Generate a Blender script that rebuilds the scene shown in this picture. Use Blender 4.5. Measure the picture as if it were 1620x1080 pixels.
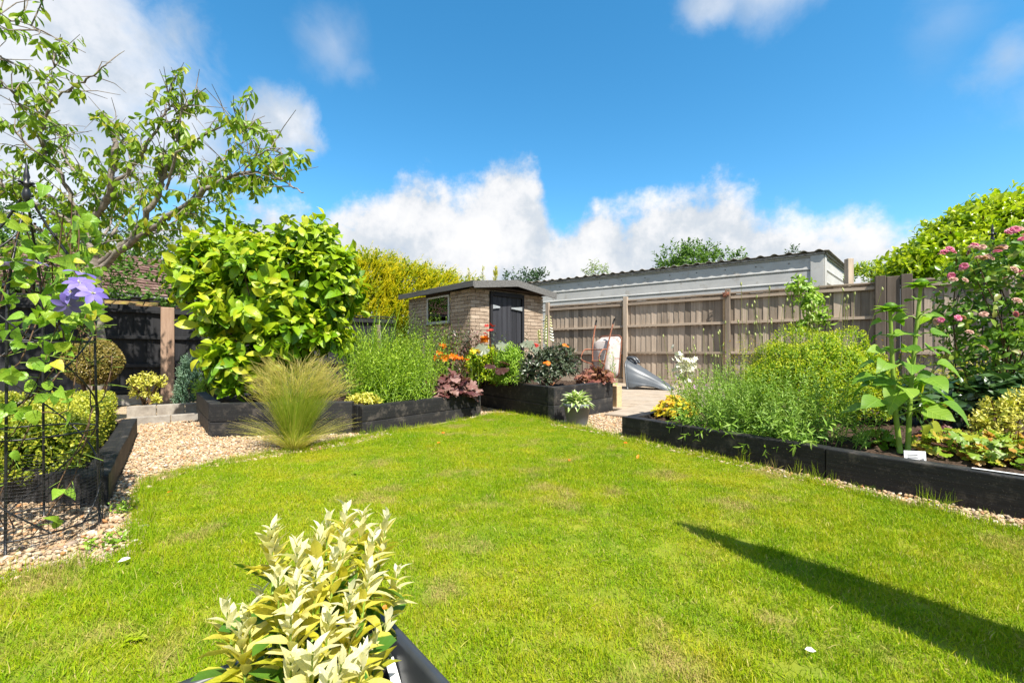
import bpy, bmesh, math
import numpy as np
from mathutils import Vector, Matrix

# ------------------------------------------------------------------ camera, sky, sun, exposure
scene = bpy.context.scene
for o in list(bpy.data.objects):
    bpy.data.objects.remove(o)
COL = scene.collection
F, H, HZ = 700.0, 0.80, 557.0          # focal length in photo pixels, eye height, horizon row
cam = bpy.data.cameras.new('camera')
cam.sensor_width = 36.0; cam.sensor_fit = 'HORIZONTAL'; cam.lens = F / 1620 * 36
cam.shift_y = (HZ - 540) / 1620
cam.clip_start = 0.03; cam.clip_end = 3000
camo = bpy.data.objects.new('camera', cam)
camo.location = (0, 0, H); camo.rotation_euler = (math.radians(90), 0, 0)
COL.objects.link(camo); scene.camera = camo

SUN_EL = math.radians(54)
SX, SY = 0.532, -0.847                  # horizontal direction towards the sun (right, behind the camera)
sun = bpy.data.lights.new('sun', 'SUN'); sun.energy = 3.35; sun.angle = math.radians(0.6); sun.color = (1.0, 0.95, 0.86)
suno = bpy.data.objects.new('sun', sun)
sd = Vector((SX * math.cos(SUN_EL), SY * math.cos(SUN_EL), math.sin(SUN_EL)))
suno.rotation_euler = sd.to_track_quat('Z', 'Y').to_euler(); suno.location = (4, -6, 9)
COL.objects.link(suno)

vs = scene.view_settings
vs.view_transform = 'Standard'; vs.look = 'None'; vs.gamma = 1.0; vs.exposure = 1.6; vs.use_curve_mapping = False
scene.cycles.max_bounces = 8; scene.cycles.transparent_max_bounces = 8
scene.cycles.diffuse_bounces = 4; scene.cycles.transmission_bounces = 6
try:
    scene.cycles.use_denoising = True
except Exception:
    pass

class NT:
    """small helper to write node trees"""
    def __init__(s, tree): s.t = tree; s.n = tree.nodes; s.l = tree.links
    def new(s, typ, **kw):
        n = s.n.new(typ)
        for k, v in kw.items(): setattr(n, k, v)
        return n
    def put(s, sock, v):
        if isinstance(v, bpy.types.NodeSocket): s.l.new(v, sock)
        else: sock.default_value = v
    def math(s, op, a, b=None, c=None, clamp=False):
        n = s.new('ShaderNodeMath', operation=op, use_clamp=clamp)
        s.put(n.inputs[0], a)
        if b is not None: s.put(n.inputs[1], b)
        if c is not None: s.put(n.inputs[2], c)
        return n.outputs[0]
    def vmath(s, op, a, b=None):
        n = s.new('ShaderNodeVectorMath', operation=op)
        s.put(n.inputs[0], a)
        if b is not None: s.put(n.inputs[1], b)
        return n.outputs['Value'] if op in ('LENGTH', 'DISTANCE', 'DOT_PRODUCT') else n.outputs[0]
    def noise(s, vec, scale, detail=4, rough=0.55, dist=0.0):
        n = s.new('ShaderNodeTexNoise'); 
        if vec is not None: s.put(n.inputs['Vector'], vec)
        n.inputs['Scale'].default_value = scale; n.inputs['Detail'].default_value = detail
        n.inputs['Roughness'].default_value = rough; n.inputs['Distortion'].default_value = dist
        return n.outputs['Fac']
    def rng(s, v, a, b, c=0.0, d=1.0, smooth=True):
        n = s.new('ShaderNodeMapRange'); n.interpolation_type = 'SMOOTHSTEP' if smooth else 'LINEAR'
        for k, x in zip(('Value', 'From Min', 'From Max', 'To Min', 'To Max'), (v, a, b, c, d)): s.put(n.inputs[k], x)
        return n.outputs[0]
    def ramp(s, fac, stops, interp='LINEAR'):
        n = s.new('ShaderNodeValToRGB'); cr = n.color_ramp; cr.interpolation = interp
        while len(cr.elements) > 1: cr.elements.remove(cr.elements[-1])
        cr.elements[0].position = stops[0][0]; cr.elements[0].color = (*stops[0][1], 1)
        for p, c in stops[1:]:
            e = cr.elements.new(p); e.color = (*c, 1)
        s.put(n.inputs[0], fac)
        return n.outputs[0]
    def mix(s, fac, a, b, mode='MIX'):
        n = s.new('ShaderNodeMix', data_type='RGBA', blend_type=mode)
        s.put(n.inputs['Factor'], fac)
        for nm, v in (('A', a), ('B', b)):
            sk = [i for i in n.inputs if i.name == nm and i.type == 'RGBA'][0]
            s.put(sk, v if isinstance(v, bpy.types.NodeSocket) else (*v, 1) if len(v) == 3 else v)
        return [o for o in n.outputs if o.type == 'RGBA'][0]

def build_world():
    w = bpy.data.worlds.new('World'); scene.world = w; w.use_nodes = True
    w.node_tree.nodes.clear(); t = NT(w.node_tree)
    sky = t.new('ShaderNodeTexSky', sky_type='NISHITA', sun_disc=False)
    sky.sun_elevation = SUN_EL; sky.sun_rotation = math.atan2(SX, SY)
    sky.air_density = 1.0; sky.dust_density = 0.15; sky.ozone_density = 2.6; sky.altitude = 50
    hs = t.new('ShaderNodeHueSaturation'); hs.inputs['Saturation'].default_value = 1.31; hs.inputs['Value'].default_value = 0.81
    hs.inputs['Hue'].default_value = 0.487
    t.l.new(sky.outputs[0], hs.inputs['Color'])
    tc = t.new('ShaderNodeTexCoord'); v = tc.outputs['Generated']
    sp = t.new('ShaderNodeSeparateXYZ'); t.l.new(v, sp.inputs[0])
    x, y, z = sp.outputs
    el = t.math('ARCSINE', z)
    az = t.math('ARCTAN2', x, y)
    n_big = t.noise(v, 3.2, 6, 0.55); n_fin = t.math('SUBTRACT', t.noise(v, 19.0, 9, 0.62), 0.5)
    n_mid = t.noise(v, 7.5, 8, 0.6)
    n_wsp = t.noise(v, 6.0, 8, 0.62, .35)
    # cumulus bank: its top edge wanders with the bearing
    azn = t.rng(az, -1.1, 1.1, 0, 1, smooth=False)
    fc = t.new('ShaderNodeFloatCurve'); c = fc.mapping.curves[0]
    def azu(px): return (math.atan((px - 810) / F) + 1.1) / 2.2
    def elv(px, py): return math.atan((HZ - py) / math.hypot(F, px - 810))
    tops = [(0, 330), (300, 330), (400, 322), (480, 345), (545, 330), (610, 285), (680, 262), (740, 285), (800, 258), (850, 282), (880, 345), (905, 352),
            (940, 318), (1000, 318), (1060, 300), (1130, 285), (1190, 322), (1260, 330), (1340, 345), (1400, 352), (1480, 372), (1620, 385)]
    while len(c.points) > 2: c.points.remove(c.points[-1])
    pts = [(0.0, 0.24)] + [(azu(a), elv(a, b)) for a, b in tops] + [(1.0, 0.2)]
    c.points[0].location = pts[0]; c.points[1].location = pts[-1]
    for p in pts[1:-1]: c.points.new(*p)
    for p in c.points: p.handle_type = 'AUTO'
    fc.mapping.update(); t.put(fc.inputs['Value'], azn)
    d = t.math('SUBTRACT', fc.outputs[0], el)                       # >0 below the bank's top
    d = t.math('ADD', d, t.math('MULTIPLY', t.math('SUBTRACT', n_mid, 0.5), 0.22))
    d = t.math('ADD', d, t.math('MULTIPLY', t.math('SUBTRACT', n_big, 0.5), 0.10))
    d = t.math('ADD', d, t.math('MULTIPLY', n_fin, 0.10))
    bank = t.rng(d, -0.022, 0.052)
    # separate clouds higher up
    def blob(px, py, r, soft, amp, sx=1.0):
        dv = Vector((px - 810, F, HZ - py)).normalized()
        q = t.vmath('SUBTRACT', v, tuple(dv))
        q = t.vmath('MULTIPLY', q, (1.0, 1.0, sx))
        di = t.vmath('LENGTH', q)
        di = t.math('ADD', di, t.math('MULTIPLY', t.math('SUBTRACT', n_wsp, 0.5), 0.75 * r + 0.08)); di = t.math('ADD', di, t.math('MULTIPLY', n_fin, .06))
        return t.math('MULTIPLY', t.rng(di, r, r - soft), amp)
    m = bank
    for args in ((10, 60, .25, .14, .9), (130, 190, .15, .08, .9), (-60, 230, .2, .12, .9), (270, 215, .11, .08, .85), (440, 200, .075, .055, .9),
                 (530, 70, .075, .12, .42), (565, 110, .05, .09, .32), (1130, 8, .085, .10, .62, 1.8), (1230, -40, .12, .12, .6, 1.4), (1595, 92, .055, .07, .5), (1500, 30, .08, .14, .28), (-250, -60, .3, .2, .9),
                 (2100, 60, .25, .2, .8), (810, -500, .2, .2, .5)):
        m = t.math('MAXIMUM', m, blob(*args))
    # unseen broken cloud behind the camera, cover thickened as fill to lift shadows
    back = t.math('MULTIPLY', t.rng(n_big, 0.41, 0.55), t.rng(y, 0.25, -0.1))
    m = t.math('MAXIMUM', m, t.math('MULTIPLY', back, 0.95))
    m = t.math('MULTIPLY', m, t.rng(z, -0.05, 0.0))
    shade = t.math('ADD', t.math('ADD', t.math('MULTIPLY', t.math('SUBTRACT', n_mid, n_big), 1.5), t.math('MULTIPLY', n_fin, .9)), t.math('MULTIPLY', n_wsp, 0.9), clamp=True)
    lit = t.ramp(shade, [(0.0, (1.9, 2.2, 2.6)), (0.30, (2.4, 2.58, 2.8)), (0.52, (3.05, 3.1, 3.2)), (0.75, (3.4, 3.4, 3.4))])
    colr = t.mix(m, hs.outputs[0], lit)
    bg = t.new('ShaderNodeBackground'); bg.inputs['Strength'].default_value = SKY_STR
    t.l.new(colr, bg.inputs['Color'])
    out = t.new('ShaderNodeOutputWorld'); t.l.new(bg.outputs[0], out.inputs['Surface'])
SKY_STR = 0.10
build_world()

# ------------------------------------------------------------------ helpers
rng = np.random.default_rng(11)
UP = np.array([0, 0, 1.0])
def P(px, py, Y): return Vector(((px - 810) / F * Y, Y, H - (py - HZ) / F * Y))
def G(px, py, z=0.0): return P(px, py, F * (H - z) / (py - HZ))
def W(px, Y, z): return Vector(((px - 810) / F * Y, Y, z))
def nrm(a): return a / np.maximum(np.linalg.norm(a, axis=-1, keepdims=True), 1e-9)
def rv(n): return nrm(rng.normal(size=(n, 3)))

class MB:
    """collects vertices and faces; build() links them as ONE mesh object"""
    def __init__(s): s.V = []; s.F = []; s.R = []; s.C = []; s.n = 0
    def add(s, V, Fs, r=0.0, lc=None):
        V = np.asarray(V, float).reshape(-1, 3)
        for f in (Fs if isinstance(Fs, list) and len(Fs) and isinstance(Fs[0], np.ndarray) and Fs[0].ndim == 2 else [np.asarray(Fs)]):
            s.F.append(np.asarray(f, int) + s.n)
        s.V.append(V); s.C.append(np.zeros((len(V), 3)) if lc is None else np.asarray(lc, float)); s.R.append(np.broadcast_to(np.asarray(r, float), (len(V),))); s.n += len(V)
        return s
    def mesh(s, name, smooth=True):
        me = bpy.data.meshes.new(name)
        V = np.concatenate(s.V); me.vertices.add(len(V)); me.vertices.foreach_set('co', V.ravel().astype(np.float32))
        li = np.concatenate([f.ravel() for f in s.F]); cnt = np.concatenate([np.full(len(f), f.shape[1]) for f in s.F])
        me.loops.add(len(li)); me.loops.foreach_set('vertex_index', li.astype(np.int32))
        me.polygons.add(len(cnt)); st = np.concatenate([[0], np.cumsum(cnt)[:-1]])
        me.polygons.foreach_set('loop_start', st.astype(np.int32))
        me.polygons.foreach_set('use_smooth', np.full(len(cnt), smooth))
        a = me.attributes.new('rnd', 'FLOAT', 'POINT'); a.data.foreach_set('value', np.concatenate(s.R).astype(np.float32))
        if any(c.any() for c in s.C):
            a = me.attributes.new('lc', 'FLOAT_VECTOR', 'POINT'); a.data.foreach_set('vector', np.concatenate(s.C).astype(np.float32).ravel())
        me.update(calc_edges=True); me.validate()
        return me
    def build(s, name, mat, parent=None, smooth=True, kind=None):
        if not s.V: return None
        return obj(name, s.mesh(name, smooth), mat, parent, kind=kind, merged=True)

def obj(name, me, mat=None, parent=None, matrix=None, kind=None, merged=False):
    o = bpy.data.objects.new(name, me)
    if mat is not None and len(me.materials) == 0: me.materials.append(mat)
    COL.objects.link(o)
    if matrix is not None: o.matrix_world = matrix
    if parent is not None: par(o, parent)
    if kind: o['kind'] = kind
    if merged: o.color = (0, 0, 0, 1)
    return o
def par(o, parent):
    o.parent = parent
    o.matrix_parent_inverse = root_inv(parent)
def root_inv(p):
    return p.matrix_basis.inverted()       # every object keeps its world matrix in matrix_basis
def tag(o, label, cat, group=None, kind=None):
    o['label'] = label
    if cat: o['category'] = cat
    if group: o['group'] = group
    if kind: o['kind'] = kind
    return o
def thing(name, label, cat, loc, group=None):
    o = bpy.data.objects.new(name, None); o.empty_display_size = 0.1
    COL.objects.link(o); o.location = Vector(loc)
    return tag(o, label, cat, group)
def structure(o, label=None):
    o['kind'] = 'structure'
    if label: o['label'] = label
    return o

# ---- shapes
def box_mesh(name, sx, sy, sz, bev=0.004, mat=None, seg=1, jitter=0.0):
    """box from the origin corner-centred in x,y and standing on z=0"""
    bm = bmesh.new(); bmesh.ops.create_cube(bm, size=1.0)
    for v in bm.verts: v.co = Vector((v.co.x * sx, v.co.y * sy, (v.co.z + .5) * sz))
    if bev: bmesh.ops.bevel(bm, geom=list(bm.edges), offset=bev, segments=seg, affect='EDGES', profile=.6)
    if jitter:
        for v in bm.verts: v.co += Vector(rng.normal(size=3) * jitter)
    me = bpy.data.meshes.new(name); bm.to_mesh(me); bm.free()
    if mat: me.materials.append(mat)
    return me
def beam(name, p0, p1, z0, z1, thick, mat, parent=None, bev=.006, side=0.0, seg=2):
    """a horizontal board standing between two ground points; side shifts it along its left normal"""
    p0 = Vector((p0[0], p0[1], 0)); p1 = Vector((p1[0], p1[1], 0)); d = p1 - p0; L = d.length; d.normalize(); n = Vector((-d.y, d.x, 0))
    nseg = max(1, int(L / .25))
    bm = bmesh.new(); bmesh.ops.create_cube(bm, size=1.0)
    for v in bm.verts: v.co = Vector((v.co.x * L, v.co.y * thick, (v.co.z + .5) * (z1 - z0)))
    if bev: bmesh.ops.bevel(bm, geom=list(bm.edges), offset=bev, segments=seg, affect='EDGES', profile=.6)
    if nseg > 1:
        for i in range(1, nseg):
            bmesh.ops.bisect_plane(bm, geom=bm.verts[:] + bm.edges[:] + bm.faces[:], plane_co=(-L / 2 + L * i / nseg, 0, 0), plane_no=(1, 0, 0))
        for v in bm.verts: v.co += Vector((0, math.sin(v.co.x * 5 + p0.x * 7) * .0025, math.sin(v.co.x * 7 + p0.y * 5) * .002))
    me = bpy.data.meshes.new(name); bm.to_mesh(me); bm.free(); me.materials.append(mat)
    M = Matrix.Translation((p0 + p1) / 2 + n * side + Vector((0, 0, z0))) @ Matrix(((d.x, n.x, 0, 0), (d.y, n.y, 0, 0), (0, 0, 1, 0), (0, 0, 0, 1)))
    return obj(name, me, None, parent, M)
def frame_of(pos, ydir, zhint=(0, 0, 1)):
    y = Vector(ydir).normalized(); z = Vector(zhint); x = y.cross(z)
    if x.length < 1e-4: x = Vector((1, 0, 0))
    x.normalize(); z = x.cross(y)
    return Matrix(((x.x, y.x, z.x, pos[0]), (x.y, y.y, z.y, pos[1]), (x.z, y.z, z.z, pos[2]), (0, 0, 0, 1)))
def tube(mb, pts, rad, sides=6, r=0.0, closed=False):
    pts = np.asarray([tuple(p) for p in pts], float); n = len(pts)
    rad = np.broadcast_to(np.asarray(rad, float), (n,))
    if closed: tg = nrm(np.roll(pts, -1, 0) - np.roll(pts, 1, 0))
    else: tg = nrm(np.gradient(pts, axis=0))
    ref = np.tile(UP, (n, 1)); par_ = np.abs(tg @ UP) > .95; ref[par_] = (1, 0, 0)
    if par_.mean() > .3: ref[:] = (0.92, 0.38, 0.02)
    a = nrm(np.cross(tg, ref)); b = np.cross(tg, a)
    th = np.arange(sides) / sides * 2 * math.pi
    V = pts[:, None] + rad[:, None, None] * (np.cos(th)[None, :, None] * a[:, None] + np.sin(th)[None, :, None] * b[:, None])
    V = V.reshape(-1, 3); fs = []
    m = n if closed else n - 1
    i = np.arange(m)[:, None] * sides; j = np.arange(sides)[None]; k = (j + 1) % sides; i2 = (np.arange(m)[:, None] + 1) % n * sides
    q = np.stack([i + j, i2 + j, i2 + k, i + k], -1).reshape(-1, 4)
    fs = [q[:, ::-1]]
    if not closed: fs += [np.arange(sides)[None], (np.arange(sides)[::-1] + (n - 1) * sides)[None]]
    mb.add(V, fs, r)
def smooth_path(pts, n=4):
    """Catmull-Rom through the points"""
    p = np.asarray([tuple(q) for q in pts], float); p = np.vstack([2 * p[0] - p[1], p, 2 * p[-1] - p[-2]]); out = []
    for i in range(1, len(p) - 2):
        for k in range(n):
            t = k / n; a, b, c, d = p[i - 1:i + 3]
            out.append(.5 * ((2 * b) + (-a + c) * t + (2 * a - 5 * b + 4 * c - d) * t * t + (-a + 3 * b - 3 * c + d) * t ** 3))
    out.append(p[-2]); return np.array(out)
def lathe(mb, prof, c, sides=20, r=0.0, sq=None):
    """profile of (radius, z) round the vertical through c"""
    th = np.arange(sides) / sides * 2 * math.pi; V = []
    for (ra, z) in prof:
        V += [(c[0] + ra * math.cos(a), c[1] + ra * math.sin(a), c[2] + z) for a in th]
    n = len(prof); i = np.arange(n - 1)[:, None] * sides; j = np.arange(sides)[None]; k = (j + 1) % sides
    q = np.stack([i + j, i + k, i + sides + k, i + sides + j], -1).reshape(-1, 4)
    mb.add(V, [q], r)
def sheet(name, poly, z, mat, holes=None):
    bm = bmesh.new(); bm.faces.new([bm.verts.new((p[0], p[1], z)) for p in poly])
    bmesh.ops.triangulate(bm, faces=bm.faces[:]); bmesh.ops.recalc_face_normals(bm, faces=bm.faces[:])
    if bm.faces[:][0].normal.z < 0: bmesh.ops.reverse_faces(bm, faces=bm.faces[:])
    me = bpy.data.meshes.new(name); bm.to_mesh(me); bm.free(); me.materials.append(mat)
    return obj(name, me)
def inpoly(pts, poly):
    x, y = pts[:, 0], pts[:, 1]; ins = np.zeros(len(x), bool); n = len(poly)
    for i in range(n):
        x0, y0 = poly[i][0], poly[i][1]; x1, y1 = poly[(i + 1) % n][0], poly[(i + 1) % n][1]
        c = ((y0 > y) != (y1 > y)) & (x < (x1 - x0) * (y - y0) / (y1 - y0 + 1e-12) + x0); ins ^= c
    return ins
def edge_dist(pts, poly):
    d = np.full(len(pts), 9e9); n = len(poly)
    for i in range(n):
        a = np.array(poly[i][:2], float); b = np.array(poly[(i + 1) % n][:2], float); ab = b - a
        t = np.clip(((pts[:, :2] - a) @ ab) / (ab @ ab + 1e-12), 0, 1)
        d = np.minimum(d, np.linalg.norm(pts[:, :2] - (a + t[:, None] * ab), axis=1))
    return d

# ---- leaves: templates lie along +Y (0..1), width along X, upper side +Z
def leaf_tpl(rows, fold=.12, curl=.18, wave=0.0):
    """rows of (t, halfwidth): a strip of two faces per row folded at the midrib"""
    V = []; idx = []; Fq = []; Ft = []
    for t, w in rows:
        z = -curl * t * t + wave * math.sin(t * 11)
        if w < 1e-6: idx.append([len(V)]); V.append((0, t, z))
        else: idx.append([len(V), len(V) + 1, len(V) + 2]); V += [(-w, t, z + w * fold * 2), (0, t, z), (w, t, z + w * fold * 2 - wave)]
    for a, b in zip(idx[:-1], idx[1:]):
        if len(a) == 1 and len(b) == 3: Ft += [(a[0], b[1], b[0]), (a[0], b[2], b[1])]
        elif len(a) == 3 and len(b) == 3: Fq += [(a[0], a[1], b[1], b[0]), (a[1], a[2], b[2], b[1])]
        elif len(a) == 3 and len(b) == 1: Ft += [(a[0], a[1], b[0]), (a[1], a[2], b[0])]
    fs = []
    if Fq: fs.append(np.array(Fq))
    if Ft: fs.append(np.array(Ft))
    return np.array(V, float), fs
OVAL = leaf_tpl([(0, 0), (.12, .10), (.35, .25), (.6, .31), (.82, .22), (1, 0)], .16, .22)
OVALW = leaf_tpl([(0, 0), (.08, .08), (.25, .22), (.45, .32), (.64, .35), (.8, .28), (.92, .15), (1, 0)], .16, .32, .02)
LANCE = leaf_tpl([(0, 0), (.2, .09), (.5, .13), (.8, .075), (1, 0)], .2, .25)
SLIM = leaf_tpl([(0, .012), (.4, .035), (.75, .028), (1, 0)], .2, .3)
ELL = leaf_tpl([(0, 0), (.25, .2), (.6, .24), (1, 0)], .2, .15)
HEART = leaf_tpl([(0, 0.0), (.015, .2), (.12, .34), (.26, .39), (.42, .36), (.58, .29), (.74, .19), (.88, .085), (1, 0)], .13, .34, .018)
TINY = (np.array([(0, 0, 0), (-.28, .5, .06), (.28, .5, .06), (0, 1, -.05)], float), [np.array([(0, 2, 1), (1, 2, 3)])])
def lobed(nl=5, depth=.3, teeth=1):
    """palmate leaf: petiole at the origin, blade centre at y=.45"""
    V = [(0, .42, .03)]; m = nl * 4
    for i in range(m + 1):
        a = -math.pi / 2 + .28 + (2 * math.pi - .56) * i / m
        lob = abs(math.sin(math.pi * i / m * nl)) ** .6
        ra = .52 * (1 - depth + depth * lob) * (.85 + .15 * math.cos(a - math.pi / 2))
        V.append((math.cos(a) * ra, .45 + math.sin(a) * ra, -.10 + .12 * lob + .05 * math.sin(i * 2.3) - .3 * ra * ra))
    Ft = [(0, i, i + 1) for i in range(1, m + 1)]
    return np.array(V, float), [np.array(Ft)]
LOBED = lobed(5, .42); LOBED7 = lobed(7, .3); ROUNDED = lobed(9, .1)

def place(mb, tpl, pos, d, n, size, width=1.0, r=None):
    """put a leaf template at every pos, along d, facing n"""
    V, fs = tpl; N = len(pos)
    if N == 0: return
    y = nrm(d); x = nrm(np.cross(y, n)); z = np.cross(x, y)
    size = np.broadcast_to(np.asarray(size, float), (N,))[:, None, None]; width = np.broadcast_to(np.asarray(width, float), (N,))[:, None, None]
    W_ = pos[:, None] + size * (V[None, :, 0:1] * width * x[:, None] + V[None, :, 1:2] * y[:, None] + V[None, :, 2:3] * z[:, None])
    k = len(V); off = (np.arange(N) * k)
    F2 = [(f[None] + off[:, None, None]).reshape(-1, f.shape[1]) for f in fs]
    if r is None: r = rng.random(N)
    mb.add(W_.reshape(-1, 3), F2, np.repeat(r, k), np.tile(V, (N, 1)))
def tpl_mesh(name, tpl, mat):
    me = MB().add(tpl[0], tpl[1], 0.0, tpl[0]).mesh(name); me.attributes.remove(me.attributes['rnd']); me.materials.append(mat); return me
def variants(tpl):
    """the same leaf flat, curled, twisted and bent aside"""
    if len(tpl[0]) < 5: return [tpl]
    out = []
    for curl, twist, side, cup in ((0, 0, 0, 0), (-.22, .25, .10, .3), (.2, -.3, -.12, -.2), (-.4, .1, -.05, .6), (.1, .35, .14, .2)):
        V = tpl[0].copy(); x, y = tpl[0][:, 0], tpl[0][:, 1]
        V[:, 2] += curl * y * y + twist * x * y + cup * x * x; V[:, 0] += side * y * y * .8; out.append((V, tpl[1]))
    return out
def leaves(root, tpl, mat, L, limit=300, name='leaf', rest='foliage', width=1.0):
    """L = (pos, dir, normal, size, rnd): the ones nearest to the eye become parts, the rest one joined part"""
    pos, d, n, s, r = L; N = len(pos); s = np.broadcast_to(np.asarray(s, float), (N,)); width = np.broadcast_to(np.asarray(width, float), (N,))
    if limit:
        eye = np.array([0, 0, H]); 
        px = 810 + F * pos[:, 0] / np.maximum(pos[:, 1], .05)
        score = s / np.linalg.norm(pos - eye, axis=1) * (0.5 + .5 * np.abs(np.sum(nrm(n) * nrm(eye - pos), 1)))
        front = np.sum(nrm(pos - pos.mean(0)) * nrm(eye - pos.mean(0))[None], 1)
        score = score * (1 + .9 * front); score[(px < -30) | (px > 1650)] *= .1
        od = np.argsort(-score); near, far = od[:limit], od[limit:]
    else: near, far = np.arange(0), np.arange(N)
    vs_ = variants(tpl); pick = rng.integers(0, len(vs_), N)
    if len(near):
        mes = [tpl_mesh(name, v, mat) for v in vs_]
        y = nrm(d); x = nrm(np.cross(y, n)); z = np.cross(x, y)
        inv = root_inv(root)
        for i in near:
            o = bpy.data.objects.new(name, mes[pick[i]]); COL.objects.link(o)
            sx = s[i] * width[i]
            o.matrix_world = Matrix(((x[i, 0] * sx, y[i, 0] * s[i], z[i, 0] * s[i], pos[i, 0]), (x[i, 1] * sx, y[i, 1] * s[i], z[i, 1] * s[i], pos[i, 1]), (x[i, 2] * sx, y[i, 2] * s[i], z[i, 2] * s[i], pos[i, 2]), (0, 0, 0, 1)))
            o.parent = root; o.matrix_parent_inverse = inv; o.color = (float(r[i]), 0, 0, 1)
    if len(far):
        mb = MB()
        for k, v in enumerate(vs_):
            f = far[pick[far] == k]
            if len(f): place(mb, v, pos[f], d[f], n[f], s[f], width[f], r[f])
        mb.build(rest, mat, root, kind='stuff')
def lobes_points(lobes, n, low=-.35, rough=.12):
    """points on lumpy ellipsoids (cx,cy,cz,rx,ry,rz) and their outward directions"""
    lo = np.array(lobes, float); w = (lo[:, 3] * lo[:, 4] + lo[:, 3] * lo[:, 5] + lo[:, 4] * lo[:, 5]); k = rng.choice(len(lo), n, p=w / w.sum())
    u = rv(n); bad = u[:, 2] < low
    while bad.any(): u[bad] = rv(int(bad.sum())); bad = u[:, 2] < low
    ph = rng.random(6) * 6
    bump = 1 + rough * (np.sin(u[:, 0] * 5 + ph[0]) * np.sin(u[:, 1] * 6 + ph[1]) + .7 * np.sin(u[:, 2] * 8 + ph[2]) * np.sin(u[:, 0] * 9 + ph[3]))
    p = lo[k, :3] + u * lo[k, 3:] * bump[:, None]
    inside = np.zeros(n, bool)
    for j, l in enumerate(lo): inside |= ((((p - l[:3]) / l[3:]) ** 2).sum(1) < .62) & (k != j)
    nn = nrm(u / lo[k, 3:])
    return p[~inside], nn[~inside]
def along(base, d, L, m, a0=75, a1=35, s0=1.0, s1=.6, droop=.15, t0=.15, jit=.25, tipw=.5, up=0.0):
    """m leaves in a spiral up every shoot -> leaf arrays (relative sizes)"""
    N = len(base); L = np.broadcast_to(np.asarray(L, float), (N,)); d = nrm(d)
    ref = np.where(np.abs(d[:, 2:3]) > .9, np.array([[1.0, 0, 0]]), UP[None]); e1 = nrm(np.cross(d, ref)); e2 = np.cross(d, e1)
    ph = rng.random(N) * 6.28; out = []
    for j in range(m):
        t = t0 + (1 - t0) * (j / max(1, m - 1)); az = ph + j * 2.4 + rng.normal(size=N) * .3; an = np.radians(a0 + (a1 - a0) * t + rng.normal(size=N) * 12)
        pr = np.cos(az)[:, None] * e1 + np.sin(az)[:, None] * e2
        ld = d * np.cos(an)[:, None] + pr * np.sin(an)[:, None]; ln = d * np.sin(an)[:, None] - pr * np.cos(an)[:, None]
        ld = ld + rng.normal(size=(N, 3)) * jit * .5; ld[:, 2] -= droop * (1 + rng.random(N) * .6); ln = ln + UP * up + rng.normal(size=(N, 3)) * jit
        out.append((base + d * (L * t)[:, None], nrm(ld), nrm(ln), (s0 + (s1 - s0) * t) * np.clip(1 + rng.normal(size=N) * .15, .55, 1.5), np.clip(t * tipw + rng.random(N) * (1 - tipw), 0, 1)))
    r = [np.concatenate([o[i] for o in out]) for i in range(5)]
    return r
def ribbons(mb, base, d, L, w, bend=.4, seg=4, r=None, bdir=None, taper=1.0):
    """grass-like blades that arch over"""
    N = len(base); d = nrm(d); L = np.broadcast_to(np.asarray(L, float), (N,)); w = np.broadcast_to(np.asarray(w, float), (N,)); bend = np.broadcast_to(np.asarray(bend, float), (N,))
    if bdir is None: bdir = d * np.array([1, 1, 0]); bdir = nrm(bdir + rng.normal(size=(N, 3)) * .02)
    side = nrm(np.cross(d, UP) + rng.normal(size=(N, 3)) * .25)
    rows = []
    for i in range(seg + 1):
        t = i / seg
        c = base + d * (L * t)[:, None] + (bdir * 1.0 - UP * .6) * (bend * L * t * t)[:, None]
        ww = w * (1 - taper * t ** 1.5) * .5 + 1e-5
        rows.append(c - side * ww[:, None]); rows.append(c + side * ww[:, None])
    V = np.stack(rows, 1); k = V.shape[1]
    f = np.array([(2 * i, 2 * i + 1, 2 * i + 3, 2 * i + 2) for i in range(seg)])
    F2 = (f[None] + (np.arange(N) * k)[:, None, None]).reshape(-1, 4)
    if r is None: r = rng.random(N)
    mb.add(V.reshape(-1, 3), [F2], np.repeat(r, k))
    return V[:, -1]
def stems(mb, a, b, r0=.004, r1=.002, sag=.0, sides=4):
    """thin straight stems from a to b (arrays)"""
    for p, q in zip(a, b):
        m = (np.asarray(p) + np.asarray(q)) / 2; m = m + np.array([0, 0, sag])
        tube(mb, [p, m, q], [r0, (r0 + r1) / 2, r1], sides)

# ------------------------------------------------------------------ materials
def new_mat(name):
    m = bpy.data.materials.new(name); m.use_nodes = True; m.node_tree.nodes.clear()
    return m, NT(m.node_tree)
def finish(t, shader, disp=None):
    o = t.new('ShaderNodeOutputMaterial'); t.l.new(shader, o.inputs['Surface'])
    return o
def princ(t, col, rough=.6, spec=.4, metal=0.0, normal=None):
    b = t.new('ShaderNodeBsdfPrincipled')
    t.put(b.inputs['Base Color'], col if isinstance(col, bpy.types.NodeSocket) else (*col, 1)); t.put(b.inputs['Roughness'], rough)
    b.inputs['Specular IOR Level'].default_value = spec; b.inputs['Metallic'].default_value = metal
    if normal is not None: t.l.new(normal, b.inputs['Normal'])
    return b.outputs[0]
def bump(t, h, strength=.4, dist=.01):
    b = t.new('ShaderNodeBump'); b.inputs['Strength'].default_value = strength; b.inputs['Distance'].default_value = dist
    t.l.new(h, b.inputs['Height']); return b.outputs[0]
def objco(t):
    return t.new('ShaderNodeTexCoord').outputs['Object']
def worldco(t):
    return t.new('ShaderNodeNewGeometry').outputs['Position']
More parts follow.
